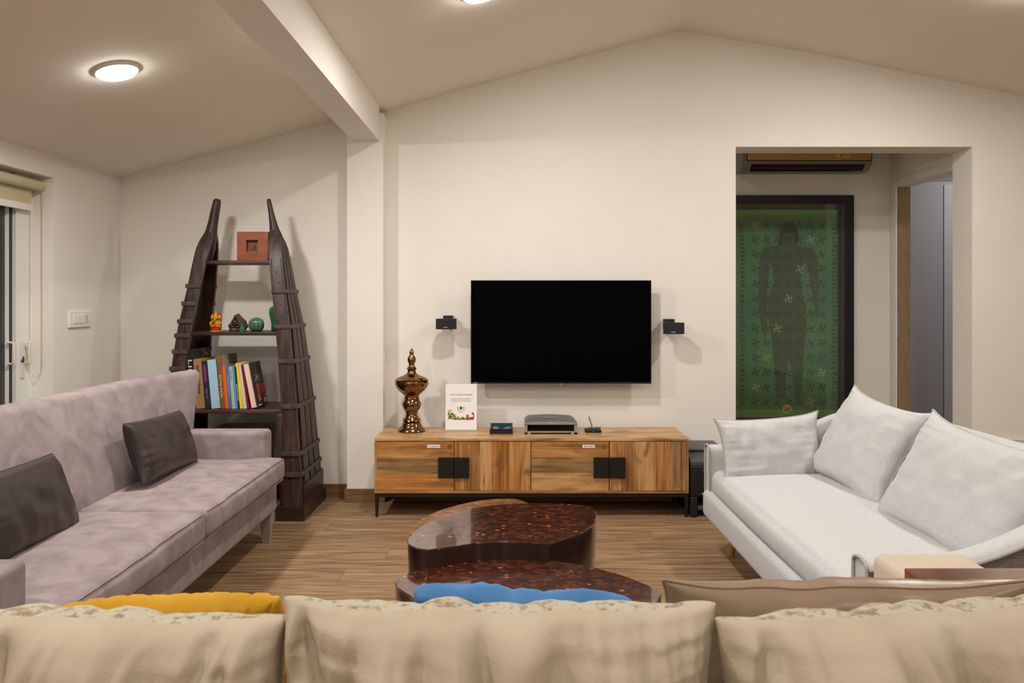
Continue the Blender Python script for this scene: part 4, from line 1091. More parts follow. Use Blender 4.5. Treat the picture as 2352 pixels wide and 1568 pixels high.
book('tall brown book titled in cream letters on the lower shelf', 506.9, 517.2, 122, 9.8, flat('book_brown', 128, 88, 42), 0.25, title='ROYAL INDIA', tcol=flat('letter_cream', 226, 200, 150), tsize=0.5, tpos=0.42, twid=0.42,
     art=[(0.02, 0.45, 0.76, 1.0, gp), (0.45, 0.98, 0.76, 1.0, gd)])
book('orange paperback on the lower shelf', 517.8, 525.3, 98, 8, flat('book_orange', 232, 96, 20), 0.16)
book('mid blue paperback right of the orange one', 525.7, 533, 98, 8, flat('book_midblue', 60, 112, 160), 0.16, title='*', tcol=flat('letter_pale', 150, 180, 200), tsize=0.35, tpos=0.55, twid=0.5)
book('grey paperback between two blue ones on the lower shelf', 533.5, 540.8, 97, 8.2, flat('book_grey', 180, 174, 160), 0.16, title='*', tcol=flat('letter_grey', 110, 104, 96), tsize=0.35, tpos=0.8, twid=0.2)
book('bright sky blue paperback left of the dark thin one', 541.2, 546, 96, 8.4, flat('book_sky', 60, 156, 214), 0.16)
book('thin dark navy paperback left of the yellow one', 546.4, 551.2, 95, 8.6, flat('book_dark', 34, 34, 48), 0.16, title='*', tcol=WH, tsize=0.4, tpos=0.4, twid=0.4)
book('bright yellow book on the lower shelf', 551.5, 558.8, 105, 11, flat('book_yellow', 236, 204, 20), 0.17)
book('thin white and grey magazine right of the yellow book', 559.6, 567, 103, 12.5, flat('book_white', 204, 198, 196), 0.20)
book('thin dark red book second from the right end of the shelf', 568, 573, 102, 15, flat('book_darkred', 120, 26, 24), 0.20)
rd = flat('cover_red', 176, 72, 56); od = flat('cover_orange', 190, 104, 60); ws_ = flat('cover_white', 196, 194, 192)
t, Mx, w, h, dp = book('red bound book with black photo cover, rightmost on the lower shelf', 577, 591.5, 104, 20, flat('book_red', 190, 30, 30), 0.19, spine=False,
     art=[(0.0, 1.0, 0.0, 1.0, flat('cover_dark', 58, 58, 58)), ])
for a0, a1, b0, b1, mm in ((0.25, 1.0, 0.24, 0.52, rd), (0.25, 0.52, 0.12, 0.26, od), (0.72, 1.0, 0.18, 0.3, od), (0.70, 0.95, 0.06, 0.16, ws_), (0.1, 0.45, 0.02, 0.05, ws_)):
    bm = B(); q = [Mx @ Vector((w + 0.001, dp * a, h * b_)) for a, b_ in ((a0, b0), (a1, b0), (a1, b1), (a0, b1))]; faces_from(bm, q, [(0, 1, 2, 3)]); obj('cover_print', bm, mm, t, recalc=False)
rg = random.Random(3); bm = B()
for k in range(46):                            # spray of light on the cover photograph
    a = rg.gauss(0.52, 0.16); b_ = 0.56 + abs(rg.gauss(0, 0.13)); s = rg.uniform(0.008, 0.022) * (1 if b_ < 0.75 else 0.6)
    q = [Mx @ Vector((w + 0.001, dp * (a + da * s * 1.5), h * (b_ + db * s))) for da, db in ((-1, 0), (0, -1), (1, 0), (0, 1))]; faces_from(bm, q, [(0, 1, 2, 3)])
obj('cover_print', bm, ws_, t, recalc=False)
# dark wooden chest on the bottom board
cb = thing('wooden_chest', 'dark reddish wooden box low between the shelf legs, behind the sofa arm', 'box', (-1.54, 4.57, Z4))
bm = B(); box(bm, (-1.735, 4.55, Z4), (-1.445, 4.76, 0.455)); obj('body', bm, mat('red_brown_wood', srgb(70, 42, 32), 0.4, col2=srgb(86, 54, 42), nscale=8, stretch=(0.3, 1, 3)), cb)
bm = B(); rbox(bm, (-1.742, 4.543, 0.455), (-1.438, 4.767, 0.475), 0.003, seg=2); obj('lid', bm, mat('red_brown_lid', srgb(76, 46, 34), 0.35), cb)

# ------------------------------------------------------------------ television console
KX0, KX1, KY0, KY1, KZ0, KZ1 = -0.7726, 0.9927, 4.40, 4.79, 0.1347, 0.4455
kb = thing('tv_console', 'long mango wood console with black square pulls below the television', 'console', ((KX0 + KX1) / 2, 4.6, 0))
def bpart(name, lo, hi, m, par, r=0.002):
    bm = B(); rbox(bm, lo, hi, r, seg=1); return obj(name, bm, m, par)
tt = 0.017
bpart('top', (KX0, KY0, KZ1 - tt), (KX1, KY1, KZ1), M['mango_pale_x'], kb)
bpart('bottom', (KX0, KY0, KZ0), (KX1, KY1, KZ0 + 0.014), M['mango_x'], kb)
bpart('side_panel', (KX0, KY0, KZ0 + 0.014), (KX0 + 0.012, KY1, KZ1 - tt), M['mango_z'], kb)
bpart('side_panel', (KX1 - 0.013, KY0, KZ0 + 0.014), (KX1, KY1, KZ1 - tt), M['mango_z'], kb)
bpart('back_panel', (KX0 + 0.012, KY1 - 0.01, KZ0 + 0.014), (KX1 - 0.013, KY1, KZ1 - tt), M['mango_x'], kb)
def kx(px): return (px - CX) * KY0 / F
dz0, dz1 = KZ0 + 0.016, KZ1 - tt - 0.003
handle_w = 0.086; hz0, hz1 = H - (1097 - CY) / F * KY0, H - (1050 - CY) / F * KY0
for i, (a, b_) in enumerate(((864.8, 1041.6), (1042.8, 1218.8), (1220.4, 1398.6), (1400.4, 1576.2))):
    xa, xb = kx(a), kx(b_)
    yf = KY0 + 0.003 - (0.006 if i == 3 else 0)
    bm = B(); box(bm, (xa, yf + 0.008, dz0), (xb, yf + 0.02, dz1)); dr = obj('door', bm, M['mango_x'], kb)
    if i in (0, 2):
        cuts = (0, 0.34, 0.66, 1.0) if i == 0 else (0, 0.36, 0.68, 1.0)
        for c0_, c1_, kk in zip(cuts, cuts[1:], ('orange', 'grey', 'honey') if i == 0 else ('pale', 'grey', 'honey')):
            bpart('plank', (xa, yf, dz0 + (dz1 - dz0) * c0_ + 0.0001), (xb, yf + 0.008, dz0 + (dz1 - dz0) * c1_ - 0.0001), M['mango_%s_x' % kk], dr, 0.0004)
    else:
        cuts = (0, 0.13, 0.34, 0.49, 0.72, 1.0) if i == 1 else (0, 0.15, 0.32, 0.60, 0.79, 1.0)
        for c0_, c1_, kk in zip(cuts, cuts[1:], ('honey', 'brown', 'pale', 'orange', 'honey') if i == 1 else ('honey', 'brown', 'pale', 'honey', 'grey')):
            bpart('plank', (xa + (xb - xa) * c0_ + 0.0001, yf, dz0), (xa + (xb - xa) * c1_ - 0.0001, yf + 0.008, dz1), M['mango_%s_z' % kk], dr, 0.0004)
    hx0, hx1 = (xb - handle_w, xb + 0.0005) if i in (0, 2) else (xa - 0.0005, xa + handle_w)
    dy = 0.0 if i != 3 else -0.004
    bm = B(); rbox(bm, (hx0, yf - 0.012 + dy, hz0 + (0.001 if i == 3 else 0)), (hx1, yf + 0.0, hz1 + (0.002 if i == 3 else 0)), 0.002, seg=1); obj('pull', bm, M['blackmetal'], dr)
    if i in (0, 2):
        lx = kx(1033 if i == 0 else 1387.5); lz = H - (1024.5 - CY) / F * KY0
        bm = B(); cyl(bm, (lx, yf, lz), (lx, yf - 0.006, lz), 0.012, 0.011, 20); cyl(bm, (lx, yf - 0.006, lz), (lx, yf - 0.009, lz), 0.006, 0.006, 12); lk = obj('lock', bm, M['chrome'], dr, smooth=40)
        a0, a1 = (981, 1011) if i == 0 else (1338, 1366.5)
        z0_, z1_ = H - (1028.5 - CY) / F * KY0, H - (1021.5 - CY) / F * KY0
        bm = B(); box(bm, (kx(a0), yf - 0.0012, z0_), (kx(a1), yf, z1_)); sk = obj('label_sticker', bm, M['paper'], dr)
        dash_part(sk, (kx((a0 + a1) / 2), yf - 0.0016, (z0_ + z1_) / 2), (1, 0, 0), (0, 0, 1), 0.006, 0.054, flat('sticker_ink', 90, 96, 130), i)

bm = B()
box(bm, (KX0 + 0.002, KY0 + 0.006, KZ0 - 0.022), (KX1 - 0.002, KY0 + 0.026, KZ0)); box(bm, (KX0 + 0.002, KY1 - 0.03, KZ0 - 0.022), (KX1 - 0.002, KY1 - 0.01, KZ0))
box(bm, (KX0 + 0.002, KY0 + 0.026, KZ0 - 0.022), (KX0 + 0.022, KY1 - 0.03, KZ0)); box(bm, (KX1 - 0.022, KY0 + 0.026, KZ0 - 0.022), (KX1 - 0.002, KY1 - 0.03, KZ0))
obj('frame', bm, M['blackmetal'], kb)
for x in (KX0 + 0.002, KX1 - 0.022):
    for y in (KY0 + 0.006, KY1 - 0.03):
        bm = B()
        rows = [[Vector((x + 0.003, y + 0.003, 0)), Vector((x + 0.016, y + 0.003, 0)), Vector((x + 0.016, y + 0.016, 0)), Vector((x + 0.003, y + 0.016, 0))],
                [Vector((x, y, KZ0 - 0.022)), Vector((x + 0.02, y, KZ0 - 0.022)), Vector((x + 0.02, y + 0.02, KZ0 - 0.022)), Vector((x, y + 0.02, KZ0 - 0.022))]]
        grid(bm, rows, close_v=True, cap=True); obj('leg', bm, M['blackmetal'], kb)

# bronze lidded vase
vx = (945.5 - CX) / F * 4.63
vz = thing('vase', 'tall glossy bronze lidded vase on the left of the console', 'vase', (vx, 4.63, KZ1))
prof = [(757, 105), (748, 114), (738, 110), (722, 92), (708, 82), (695, 78), (682, 72), (677, 62), (668, 76), (655, 70), (640, 55), (620, 48), (605, 46), (600, 53), (592, 50), (585, 58), (570, 68), (550, 76), (535, 79), (520, 77), (505, 68), (495, 62), (488, 66), (480, 60), (470, 58), (460, 62), (445, 80), (420, 108), (395, 127), (370, 138), (350, 139), (341, 136)]
lid = [(340, 130), (336, 135), (325, 125), (312, 100), (300, 70), (290, 50), (280, 38), (265, 34), (255, 33), (250, 38), (243, 43), (236, 36), (225, 26), (212, 22), (200, 26), (185, 33), (170, 35), (155, 32), (142, 24), (130, 16), (122, 18), (115, 19), (105, 17), (92, 12), (78, 2)]
k_ = 1 / 1385.0
bm = B(); lathe(bm, (vx, 4.63, KZ1), [(r * k_, (757 - y) * k_) for y, r in prof], 36); obj('body', bm, M['bronze'], vz, smooth=60)
bm = B(); lathe(bm, (vx, 4.63, KZ1), [(r * k_, (757 - y) * k_) for y, r in lid], 36); obj('lid', bm, M['bronze'], vz, smooth=60)

# menu stand
mx0, mx1 = (1023 - CX) / F * 4.66, (1095 - CX) / F * 4.66
mst = thing('menu_stand', 'white printed card in an acrylic stand on the console', 'sign', ((mx0 + mx1) / 2, 4.67, KZ1))
mw = mx1 - mx0; mh = 0.268; lean = 0.10; mc = (mx0 + mx1) / 2
def mp(u, v, o=0.0):     # card coordinates, 0..1 each, o = in front of the face
    return Vector((mx0 + mw * u, 4.66 + lean * mh * v - o, KZ1 + 0.005 + mh * v))
bm = B(); q = [mp(0, 0), mp(1, 0), mp(1, 1), mp(0, 1)]; b2 = [v + Vector((0, 0.003, 0)) for v in q]; grid(bm, [q, b2], close_v=True, cap=True); obj('card', bm, M['paper'], mst)
bm = B(); box(bm, (mx0 - 0.004, 4.635, KZ1), (mx1 + 0.002, 4.735, KZ1 + 0.005)); obj('foot', bm, M['acrylic'], mst)
R_, U_ = Vector((1, 0, 0)), Vector((0, lean, 1)).normalized()
gr = flat('print_grey', 110, 106, 108)
for s, v, w_, hgt, mm in (('"HAVE A HEALTHY SNACK"', 0.765, 0.74, 0.0085, M['ink']), ('ORGANIC FRUITS & VEGGIES', 0.672, 0.62, 0.0070, gr), ('"STRAIGHT FROM THE FARM"', 0.625, 0.65, 0.0070, gr), ('FRESH', 0.427, 0.24, 0.0085, flat('print_pale', 160, 156, 152))):
    text_part(s, mst, mp(0.5, v, 0.0007), R_, U_, hgt, mm, width=mw * w_)
text_part('S  W', mst, mp(0.5, 0.475, 0.0007), R_, U_, 0.013, flat('print_leaf', 84, 124, 70), width=mw * 0.26)
dash_part(mst, mp(0.5, 0.388, 0.0007), R_, U_, 0.003, mw * 0.13, gr, 5)
def blob(u, v, ru, rv, mm, name='veg_print', rot=0.0, o=0.0008):
    bm = B(); pts = []
    for k in range(14):
        a = 2 * math.pi * k / 14; x_, y_ = ru * math.cos(a), rv * math.sin(a)
        pts.append(mp(u + x_ * math.cos(rot) - y_ * math.sin(rot), v + (x_ * math.sin(rot) + y_ * math.cos(rot)) * mw / mh, o))
    faces_from(bm, pts, [tuple(range(14))]); return obj(name, bm, mm, mst, recalc=False)
blob(0.49, 0.475, 0.045, 0.05, flat('print_deepleaf', 60, 96, 64), 'logo_leaf')
vr = random.Random(9)
vc = {'g': flat('veg_green', 110, 150, 50), 'd': flat('veg_dark', 60, 70, 40), 'p': flat('veg_purple', 90, 60, 96), 'o': flat('veg_orange', 224, 130, 40), 'r': flat('veg_red', 186, 32, 28), 'y': flat('veg_yellow', 210, 180, 90), 'b': flat('veg_brown', 150, 96, 60)}
for i, (u, v, ru, rv, c) in enumerate(((0.13, 0.41, 0.07, 0.035, 'y'), (0.18, 0.42, 0.05, 0.02, 'y'), (0.11, 0.34, 0.045, 0.045, 'g'), (0.20, 0.35, 0.04, 0.03, 'p'), (0.24, 0.33, 0.06, 0.018, 'd'), (0.15, 0.28, 0.06, 0.05, 'd'), (0.28, 0.29, 0.06, 0.045, 'g'),
        (0.12, 0.25, 0.05, 0.03, 'b'), (0.20, 0.245, 0.035, 0.03, 'g'), (0.31, 0.24, 0.05, 0.035, 'p'), (0.40, 0.26, 0.04, 0.045, 'o'), (0.38, 0.24, 0.03, 0.03, 'd'), (0.47, 0.235, 0.05, 0.02, 'd'), (0.55, 0.255, 0.055, 0.04, 'g'), (0.58, 0.24, 0.04, 0.03, 'd'),
        (0.65, 0.245, 0.035, 0.03, 'o'), (0.70, 0.29, 0.035, 0.06, 'd'), (0.72, 0.29, 0.025, 0.05, 'g'), (0.78, 0.25, 0.06, 0.035, 'r'), (0.87, 0.25, 0.04, 0.04, 'r'), (0.87, 0.355, 0.035, 0.035, 'r'), (0.90, 0.30, 0.018, 0.06, 'r'))):
    blob(u, v, ru, rv, vc[c], o=0.0007 + 0.00004 * i)

for k in range(70):
    u = vr.uniform(0.09, 0.91); hmax = 0.24 + 0.14 * max(0, 1 - abs(u - 0.1) / 0.22) + 0.08 * max(0, 1 - abs(u - 0.88) / 0.12) + 0.04 * max(0, 1 - abs(u - 0.55) / 0.1)
    blob(u, vr.uniform(0.225, hmax), vr.uniform(0.008, 0.022), vr.uniform(0.008, 0.02), vc[vr.choice('gdgdy' if u < 0.35 else ('pdobg' if u < 0.65 else 'rrord'))], o=0.0016 + 0.00002 * k)

# navy box tray with remotes
tx0, tx1 = (1125 - CX) / F * 4.53, (1177.5 - CX) / F * 4.53
ty0, ty1 = 4.528, 4.72; th_ = 0.031
tb = thing('tray_box', 'small navy open box with teal lining on the console', 'box', ((tx0 + tx1) / 2, 4.62, KZ1))
bm = B(); e = 0.006; z0, z1 = KZ1, KZ1 + th_
box(bm, (tx0, ty0, z0), (tx1, ty0 + e, z1)); box(bm, (tx0, ty1 - e, z0), (tx1, ty1, z1 + 0.004)); box(bm, (tx0, ty0 + e, z0), (tx0 + e, ty1 - e, z1)); box(bm, (tx1 - e, ty0 + e, z0), (tx1, ty1 - e, z1))
obj('walls', bm, M['navybox'], tb)
bm = B(); box(bm, (tx0 + e, ty0 + e, z0), (tx1 - e, ty1 - e, z0 + 0.004)); box(bm, (tx0 + e, ty1 - e - 0.0015, z0 + 0.004), (tx1 - e, ty1 - e, z1 + 0.002)); box(bm, (tx0 + e, ty0 + e, z0 + 0.004), (tx0 + e + 0.0015, ty1 - e, z1 - 0.001)); obj('lining', bm, M['teal'], tb)
def remote(label, cx, cy, rot, l, w_, m, z):
    t = thing('remote_control', label, 'remote', (cx, cy, z), 'remotes in the navy box')
    Mx = Matrix.Translation((cx, cy, z)) @ Matrix.Rotation(rot, 4, 'Z')
    bm = B(); rbox(bm, (-w_ / 2, -l / 2, 0), (w_ / 2, l / 2, 0.014), 0.005, M4=Mx); obj('case', bm, m, t, smooth=40)
    bm = B()
    for i in range(3):
        for j in range(7):
            box(bm, (-w_ * 0.34 + i * w_ * 0.26, -l * 0.40 + j * l * 0.11, 0.0138), (-w_ * 0.34 + i * w_ * 0.26 + w_ * 0.16, -l * 0.40 + j * l * 0.11 + l * 0.06, 0.0158), M4=Mx)
    obj('buttons', bm, M['silver'], t)
remote('dark remote control with pale buttons in the navy box', tx1 - 0.034, 4.625, -0.25, 0.15, 0.042, M['darkgrey'], KZ1 + 0.0045)
remote('pale silver remote control lying at the left of the navy box', tx0 + 0.035, 4.62, 0.12, 0.15, 0.036, M['silver'], KZ1 + 0.0045)

# silver media player
px0, px1 = (1205 - CX) / F * 4.53, (1326 - CX) / F * 4.53
mpz = KZ1; mpl = thing('media_player', 'silver and black media player on the console below the television', 'player', ((px0 + px1) / 2, 4.6, mpz))
W_ = px1 - px0; pc = (px0 + px1) / 2
bm = B()
def topprof(x):      # height of the bulging lid
    u = (x - pc) / (W_ / 2); return 0.088 - 0.010 * u * u
xs = [px0 + 0.003 + (W_ - 0.006) * k / 16 for k in range(17)]
rows = []
for x in xs:
    u = abs(x - pc) / (W_ / 2); t_ = topprof(x) - (0.012 if u > 0.97 else 0)
    rows.append([Vector((x, 4.545, mpz + 0.006)), Vector((x, 4.545, mpz + 0.068)), Vector((x, 4.565, mpz + 0.071 + 0.004 * (1 - u * u))), Vector((x, 4.62, mpz + t_ - 0.004)), Vector((x, 4.68, mpz + t_)), Vector((x, 4.77, mpz + t_ - 0.006)), Vector((x, 4.77, mpz + 0.006))])
grid(bm, rows, close_v=True, cap=True); obj('case', bm, M['greyplastic'], mpl, smooth=35)
bm = B()
def fz(x, base): u = (x - pc) / (W_ / 2); return base + 0.005 * (1 - u * u)
fy = 4.528
n_ = 12
for k in range(n_):      # arched upper bar of the fascia
    xa, xb = px0 + W_ * k / n_, px0 + W_ * (k + 1) / n_
    v = [Vector((xa, fy, mpz + 0.055)), Vector((xb, fy, mpz + 0.055)), Vector((xb, fy, mpz + fz(xb, 0.066))), Vector((xa, fy, mpz + fz(xa, 0.066)))]
    v += [q + Vector((0, 0.02, 0)) for q in v]
    faces_from(bm, v, [(0, 1, 2, 3), (5, 4, 7, 6), (3, 2, 6, 7), (0, 4, 5, 1), (0, 3, 7, 4), (1, 5, 6, 2)])
box(bm, (px0, fy, mpz), (px0 + 0.016, fy + 0.02, mpz + 0.058)); box(bm, (px1 - 0.018, fy, mpz), (px1, fy + 0.02, mpz + 0.058)); box(bm, (px0 + 0.012, fy, mpz + 0.009), (px1 - 0.015, fy + 0.02, mpz + 0.017)); box(bm, (px0, fy, mpz), (px0 + 0.035, fy + 0.02, mpz + 0.009)); box(bm, (px1 - 0.035, fy, mpz), (px1, fy + 0.02, mpz + 0.009))
obj('fascia', bm, M['silver'], mpl)
bm = B(); box(bm, (px0 + 0.0125, fy + 0.006, mpz + 0.0175), (px1 - 0.0155, fy + 0.016, mpz + 0.0575)); obj('display_window', bm, M['gloss_black'], mpl)
bm = B(); rbox(bm, (pc - 0.042, 4.60, mpz + 0.083), (pc + 0.042, 4.612, mpz + 0.0865), 0.001, seg=1); obj('top_button', bm, M['silver'], mpl)
dash_part(mpl, (pc, fy - 0.0006, mpz + 0.064), (1, 0, 0), (0, 0, 1), 0.004, 0.018, WH, 6, name='logo')

# streaming dongle with an upright stick
wx0, wx1 = (1345 - CX) / F * 4.57, (1382 - CX) / F * 4.57
wc = thing('wireless_receiver', 'small black receiver with a leaning silver aerial on the console', 'receiver', ((wx0 + wx1) / 2, 4.60, KZ1))
bm = B(); rbox(bm, (wx0, 4.575, KZ1), (wx1, 4.65, KZ1 + 0.022), 0.005, (3, 1, 1), 2, lambda p, q: p + Vector((0, 0, -0.006 * abs(q.x) ** 2 if q.z > 0 else 0))); obj('case', bm, M['blackplastic'], wc, smooth=40)
ax_ = (wx0 + wx1) / 2
bm = B(); tube(bm, [(ax_, 4.605, KZ1 + 0.018), (ax_ - 0.022, 4.62, KZ1 + 0.088)], 0.0048, 10); obj('aerial', bm, M['chrome'], wc, smooth=40)
bm = B(); ball(bm, (ax_, 4.5745, KZ1 + 0.010), (0.004, 0.001, 0.004), 10, 5); obj('indicator', bm, flat('indicator_blue', 90, 120, 170), wc, smooth=True)
bm = B(); tube(bm, [(wx1 - 0.012, 4.645, KZ1 + 0.012), (wx1 + 0.002, 4.665, KZ1 + 0.02), (wx1 + 0.006, 4.70, KZ1 + 0.006), (wx1 - 0.01, 4.77, KZ1 + 0.004)], 0.002, 6); obj('cable', bm, M['blackplastic'], wc, smooth=True)

# ------------------------------------------------------------------ television and wall speakers
TY = 4.755
a_, b_ = P(1081.5, 643.5, TY), P(1496, 881, TY)
tv = thing('television', 'large black flat television on the wall above the console', 'television', ((a_.x + b_.x) / 2, TY, b_.z))
bm = B(); rbox(bm, (a_.x, TY, b_.z), (b_.x, TY + 0.02, a_.z), 0.002, seg=1); obj('casing', bm, M['gloss_black'], tv)
bm = B(); box(bm, (a_.x + 0.003, TY - 0.0008, b_.z + 0.012), (b_.x - 0.003, TY, a_.z - 0.003)); obj('screen', bm, M['screen'], tv)
bm = B(); rbox(bm, (a_.x + 0.25, TY + 0.02, b_.z + 0.02), (b_.x - 0.25, TY + 0.05, b_.z + 0.38), 0.01); box(bm, (a_.x + 0.40, TY + 0.05, b_.z + 0.1), (b_.x - 0.40, WY, b_.z + 0.3)); obj('mount', bm, M['blackplastic'], tv)
bm = B()
for z0, z1, xa, xb in ((a_.z - 0.0022, a_.z, a_.x, b_.x), (b_.z, b_.z + 0.002, a_.x, b_.x)): box(bm, (xa, TY - 0.001, z0), (xb, TY + 0.0005, z1))
obj('bezel', bm, M['darkgrey'], tv)
bm = B(); box(bm, (P(1086, 0, TY).x, TY - 0.0012, b_.z + 0.004), (P(1097, 0, TY).x, TY - 0.0008, b_.z + 0.008)); obj('logo', bm, M['silver'], tv)
bm = B(); box(bm, (P(1286, 0, TY).x, TY - 0.0012, b_.z - 0.004), (P(1290, 0, TY).x, TY + 0.004, b_.z)); obj('standby_light', bm, mat('red_led', srgb(200, 20, 30), 0.4, emit=srgb(255, 30, 40), estr=1.5), tv)

def speaker(label, px0, px1, py0, py1, bx0, bx1, by0, yaw, sy=4.70):
    A = P(px0, py0, sy); Bq = P(px1, py1, sy); cx = (A.x + Bq.x) / 2; w_ = Bq.x - A.x; h_ = A.z - Bq.z
    t = thing('wall_speaker', label, 'speaker', (cx, sy, Bq.z), 'small wall speakers beside the television')
    Mx = Matrix.Translation((cx, sy + 0.03, Bq.z)) @ Matrix.Rotation(yaw, 4, 'Z')
    out = [(-w_ / 2, -0.02), (-w_ / 4, -0.030), (0, -0.033), (w_ / 4, -0.030), (w_ / 2, -0.02), (w_ / 2 - 0.01, 0.03), (0.03, 0.05), (-0.03, 0.05), (-w_ / 2 + 0.01, 0.03)]
    bm = B(); prism(bm, out, lambda p: Mx @ Vector((p[0], p[1], 0)), lambda p: Mx @ Vector((p[0], p[1], h_))); obj('cabinet', bm, M['blackplastic'], t)
    bm = B(); gr_ = [(-w_ / 2 + 0.002, -0.0215), (-w_ / 4, -0.0315), (0, -0.0345), (w_ / 4, -0.0315), (w_ / 2 - 0.004, -0.0215)]
    grid(bm, [[Mx @ Vector((p[0], p[1], 0.002)) for p in gr_], [Mx @ Vector((p[0], p[1], h_ - 0.003)) for p in gr_]]); g_ = obj('grille', bm, M['grille'], t, smooth=True)
    text_part('BOSE', g_, Mx @ Vector((-0.004, -0.0358, 0.012)), Mx.to_3x3() @ Vector((1, 0, 0)), (0, 0, 1), 0.006, flat('logo_silver', 225, 222, 218), name='logo', width=0.026, font_shear=0.5)
    C0 = P(bx0, by0, 4.80); C1 = P(bx1, by0, 4.80)
    bm = B(); rbox(bm, (C0.x, 4.79, Bq.z + 0.02), (C1.x, WY, C0.z), 0.003, seg=1); obj('wall_bracket', bm, M['blackplastic'], t)
    bm = B(); cyl(bm, (cx, sy + 0.06, Bq.z + h_ * 0.5), ((C0.x + C1.x) / 2, 4.80, Bq.z + 0.045), 0.012, n=10); obj('bracket_arm', bm, M['blackplastic'], t, smooth=40)
speaker('small black wall speaker left of the television', 1000, 1047.5, 732, 756, 1018, 1040, 724.5, 0.10)
speaker('small black wall speaker right of the television', 1525, 1573, 741, 767, 1526.5, 1549, 732.5, -0.08)

# subwoofer beside the console
sw = thing('subwoofer', 'black floor subwoofer with grey top between console and pale sofa', 'speaker', (1.12, 4.58, 0))
bx0, bx1, by0, by1 = 1.003, 1.225, 4.40, 4.80
bm = B(); rbox(bm, (bx0, by0, 0.115), (bx1, by1, 0.292), 0.012, seg=2); obj('cabinet', bm, M['blackplastic'], sw, smooth=40)
bm = B()
prof = [(by0 + 0.002, 0.292), (by0 + 0.004, 0.310), (by0 + 0.03, 0.332), (by0 + 0.12, 0.352), (by1 - 0.05, 0.360), (by1, 0.350), (by1, 0.292)]
prism(bm, prof, lambda p: Vector((bx0 + 0.001, p[0], p[1])), lambda p: Vector((bx1 - 0.001, p[0], p[1]))); obj('top_cap', bm, M['darkgrey'], sw)
bm = B(); rbox(bm, (bx0 - 0.002, by0 + 0.10, 0.352), (bx1 + 0.002, by1 - 0.02, 0.366), 0.005, seg=2); obj('lid', bm, M['darkgrey'], sw, smooth=40)
for xa, xb in ((bx0, bx0 + 0.04), (bx1 - 0.04, bx1)):
    bm = B(); rbox(bm, (xa, by0, 0.0), (xb, by1, 0.115), 0.008, seg=2); obj('foot', bm, M['blackplastic'], sw, smooth=40)
bm = B(); rbox(bm, (bx0 + 0.04, by0 + 0.01, 0.035), (bx1 - 0.04, by1 - 0.02, 0.062), 0.006, seg=2); obj('port_shelf', bm, M['darkgrey'], sw, smooth=40)
bm = B(); box(bm, (bx0 + 0.04, by0 + 0.12, 0.0), (bx1 - 0.04, by1 - 0.02, 0.035)); box(bm, (bx0 + 0.04, by0 + 0.2, 0.062), (bx1 - 0.04, by1 - 0.02, 0.115)); obj('port', bm, M['black'], sw)
text_part('BOSE', sw, (1.085, by0 - 0.0008, 0.135), (1, 0, 0), (0, 0, 1), 0.010, flat('logo_silver', 225, 222, 218), name='logo', width=0.045, font_shear=0.5)

# ------------------------------------------------------------------ corridor: air conditioner and framed print
YA = 5.82
ac = thing('air_conditioner', 'gold fronted wall air conditioner above the green framed print', 'air conditioner', (2.25, 6.0, 2.2))
ax0, ax1 = P(1703, 0, YA).x, P(2000, 0, YA).x
zb = H - (393 - CY) / F * YA
prof = [(6.02, zb + 0.01), (5.90, zb), (5.85, zb + 0.008), (5.80, zb + 0.05), (5.79, zb + 0.085), (5.80, zb + 0.27), (5.86, zb + 0.285), (6.02, zb + 0.285)]
bm = B(); prism(bm, prof, lambda p: Vector((ax0, p[0], p[1])), lambda p: Vector((ax1, p[0], p[1]))); obj('housing', bm, M['acgrey'], ac)
bm = B(); rbox(bm, (ax0 + 0.035, 5.776, zb + 0.075), (ax1 - 0.012, 5.798, zb + 0.268), 0.010, seg=3); fp = obj('front_panel', bm, M['acgold'], ac, smooth=40)
bm = B(); rbox(bm, (ax0 + 0.031, 5.782, zb + 0.070), (ax1 - 0.008, 5.792, zb + 0.272), 0.004, seg=1); obj('panel_rim', bm, M['blackplastic'], ac)
vent = [(5.862, zb + 0.004), (5.845, zb + 0.010), (5.803, zb + 0.046), (5.808, zb + 0.052)]
bm = B(); prism(bm, vent, lambda p: Vector((ax0 + 0.07, p[0] - 0.004, p[1])), lambda p: Vector((ax1 - 0.05, p[0] - 0.004, p[1]))); vt = obj('air_outlet', bm, M['gloss_black'], ac)
for k in range(3):
    bm = B(); xa = ax0 + 0.09 + k * (ax1 - ax0 - 0.15) / 3; box(bm, (xa, 5.815, zb + 0.024), (xa + (ax1 - ax0 - 0.2) / 3, 5.822, zb + 0.028)); obj('louvre', bm, M['darkgrey'], vt)
text_part('LG', ac, ((ax0 + ax1) / 2 + 0.02, 5.775, zb + 0.105), (1, 0, 0), (0, 0, 1), 0.010, flat('ac_logo', 110, 86, 60), name='logo')
bm = B(); xa = P(1920, 0, 5.78).x; box(bm, (xa, 5.774, zb + 0.095), (xa + 0.10, 5.776, zb + 0.155)); ek = obj('energy_sticker', bm, M['stick_y'], fp)
for k in range(3):
    bm = B(); box(bm, (xa + 0.045, 5.773, zb + 0.108 + 0.014 * k), (xa + 0.095, 5.774, zb + 0.112 + 0.014 * k)); obj('sticker_line', bm, M['stick_b'], ek)
bm = B(); tube(bm, [(xa + 0.005, 5.7735, zb + 0.15), (xa + 0.03, 5.7735, zb + 0.14), (xa + 0.045, 5.7735, zb + 0.125), (xa + 0.03, 5.7735, zb + 0.10)], 0.004, 6); obj('sticker_mark', bm, M['stick_b'], ek, smooth=True)

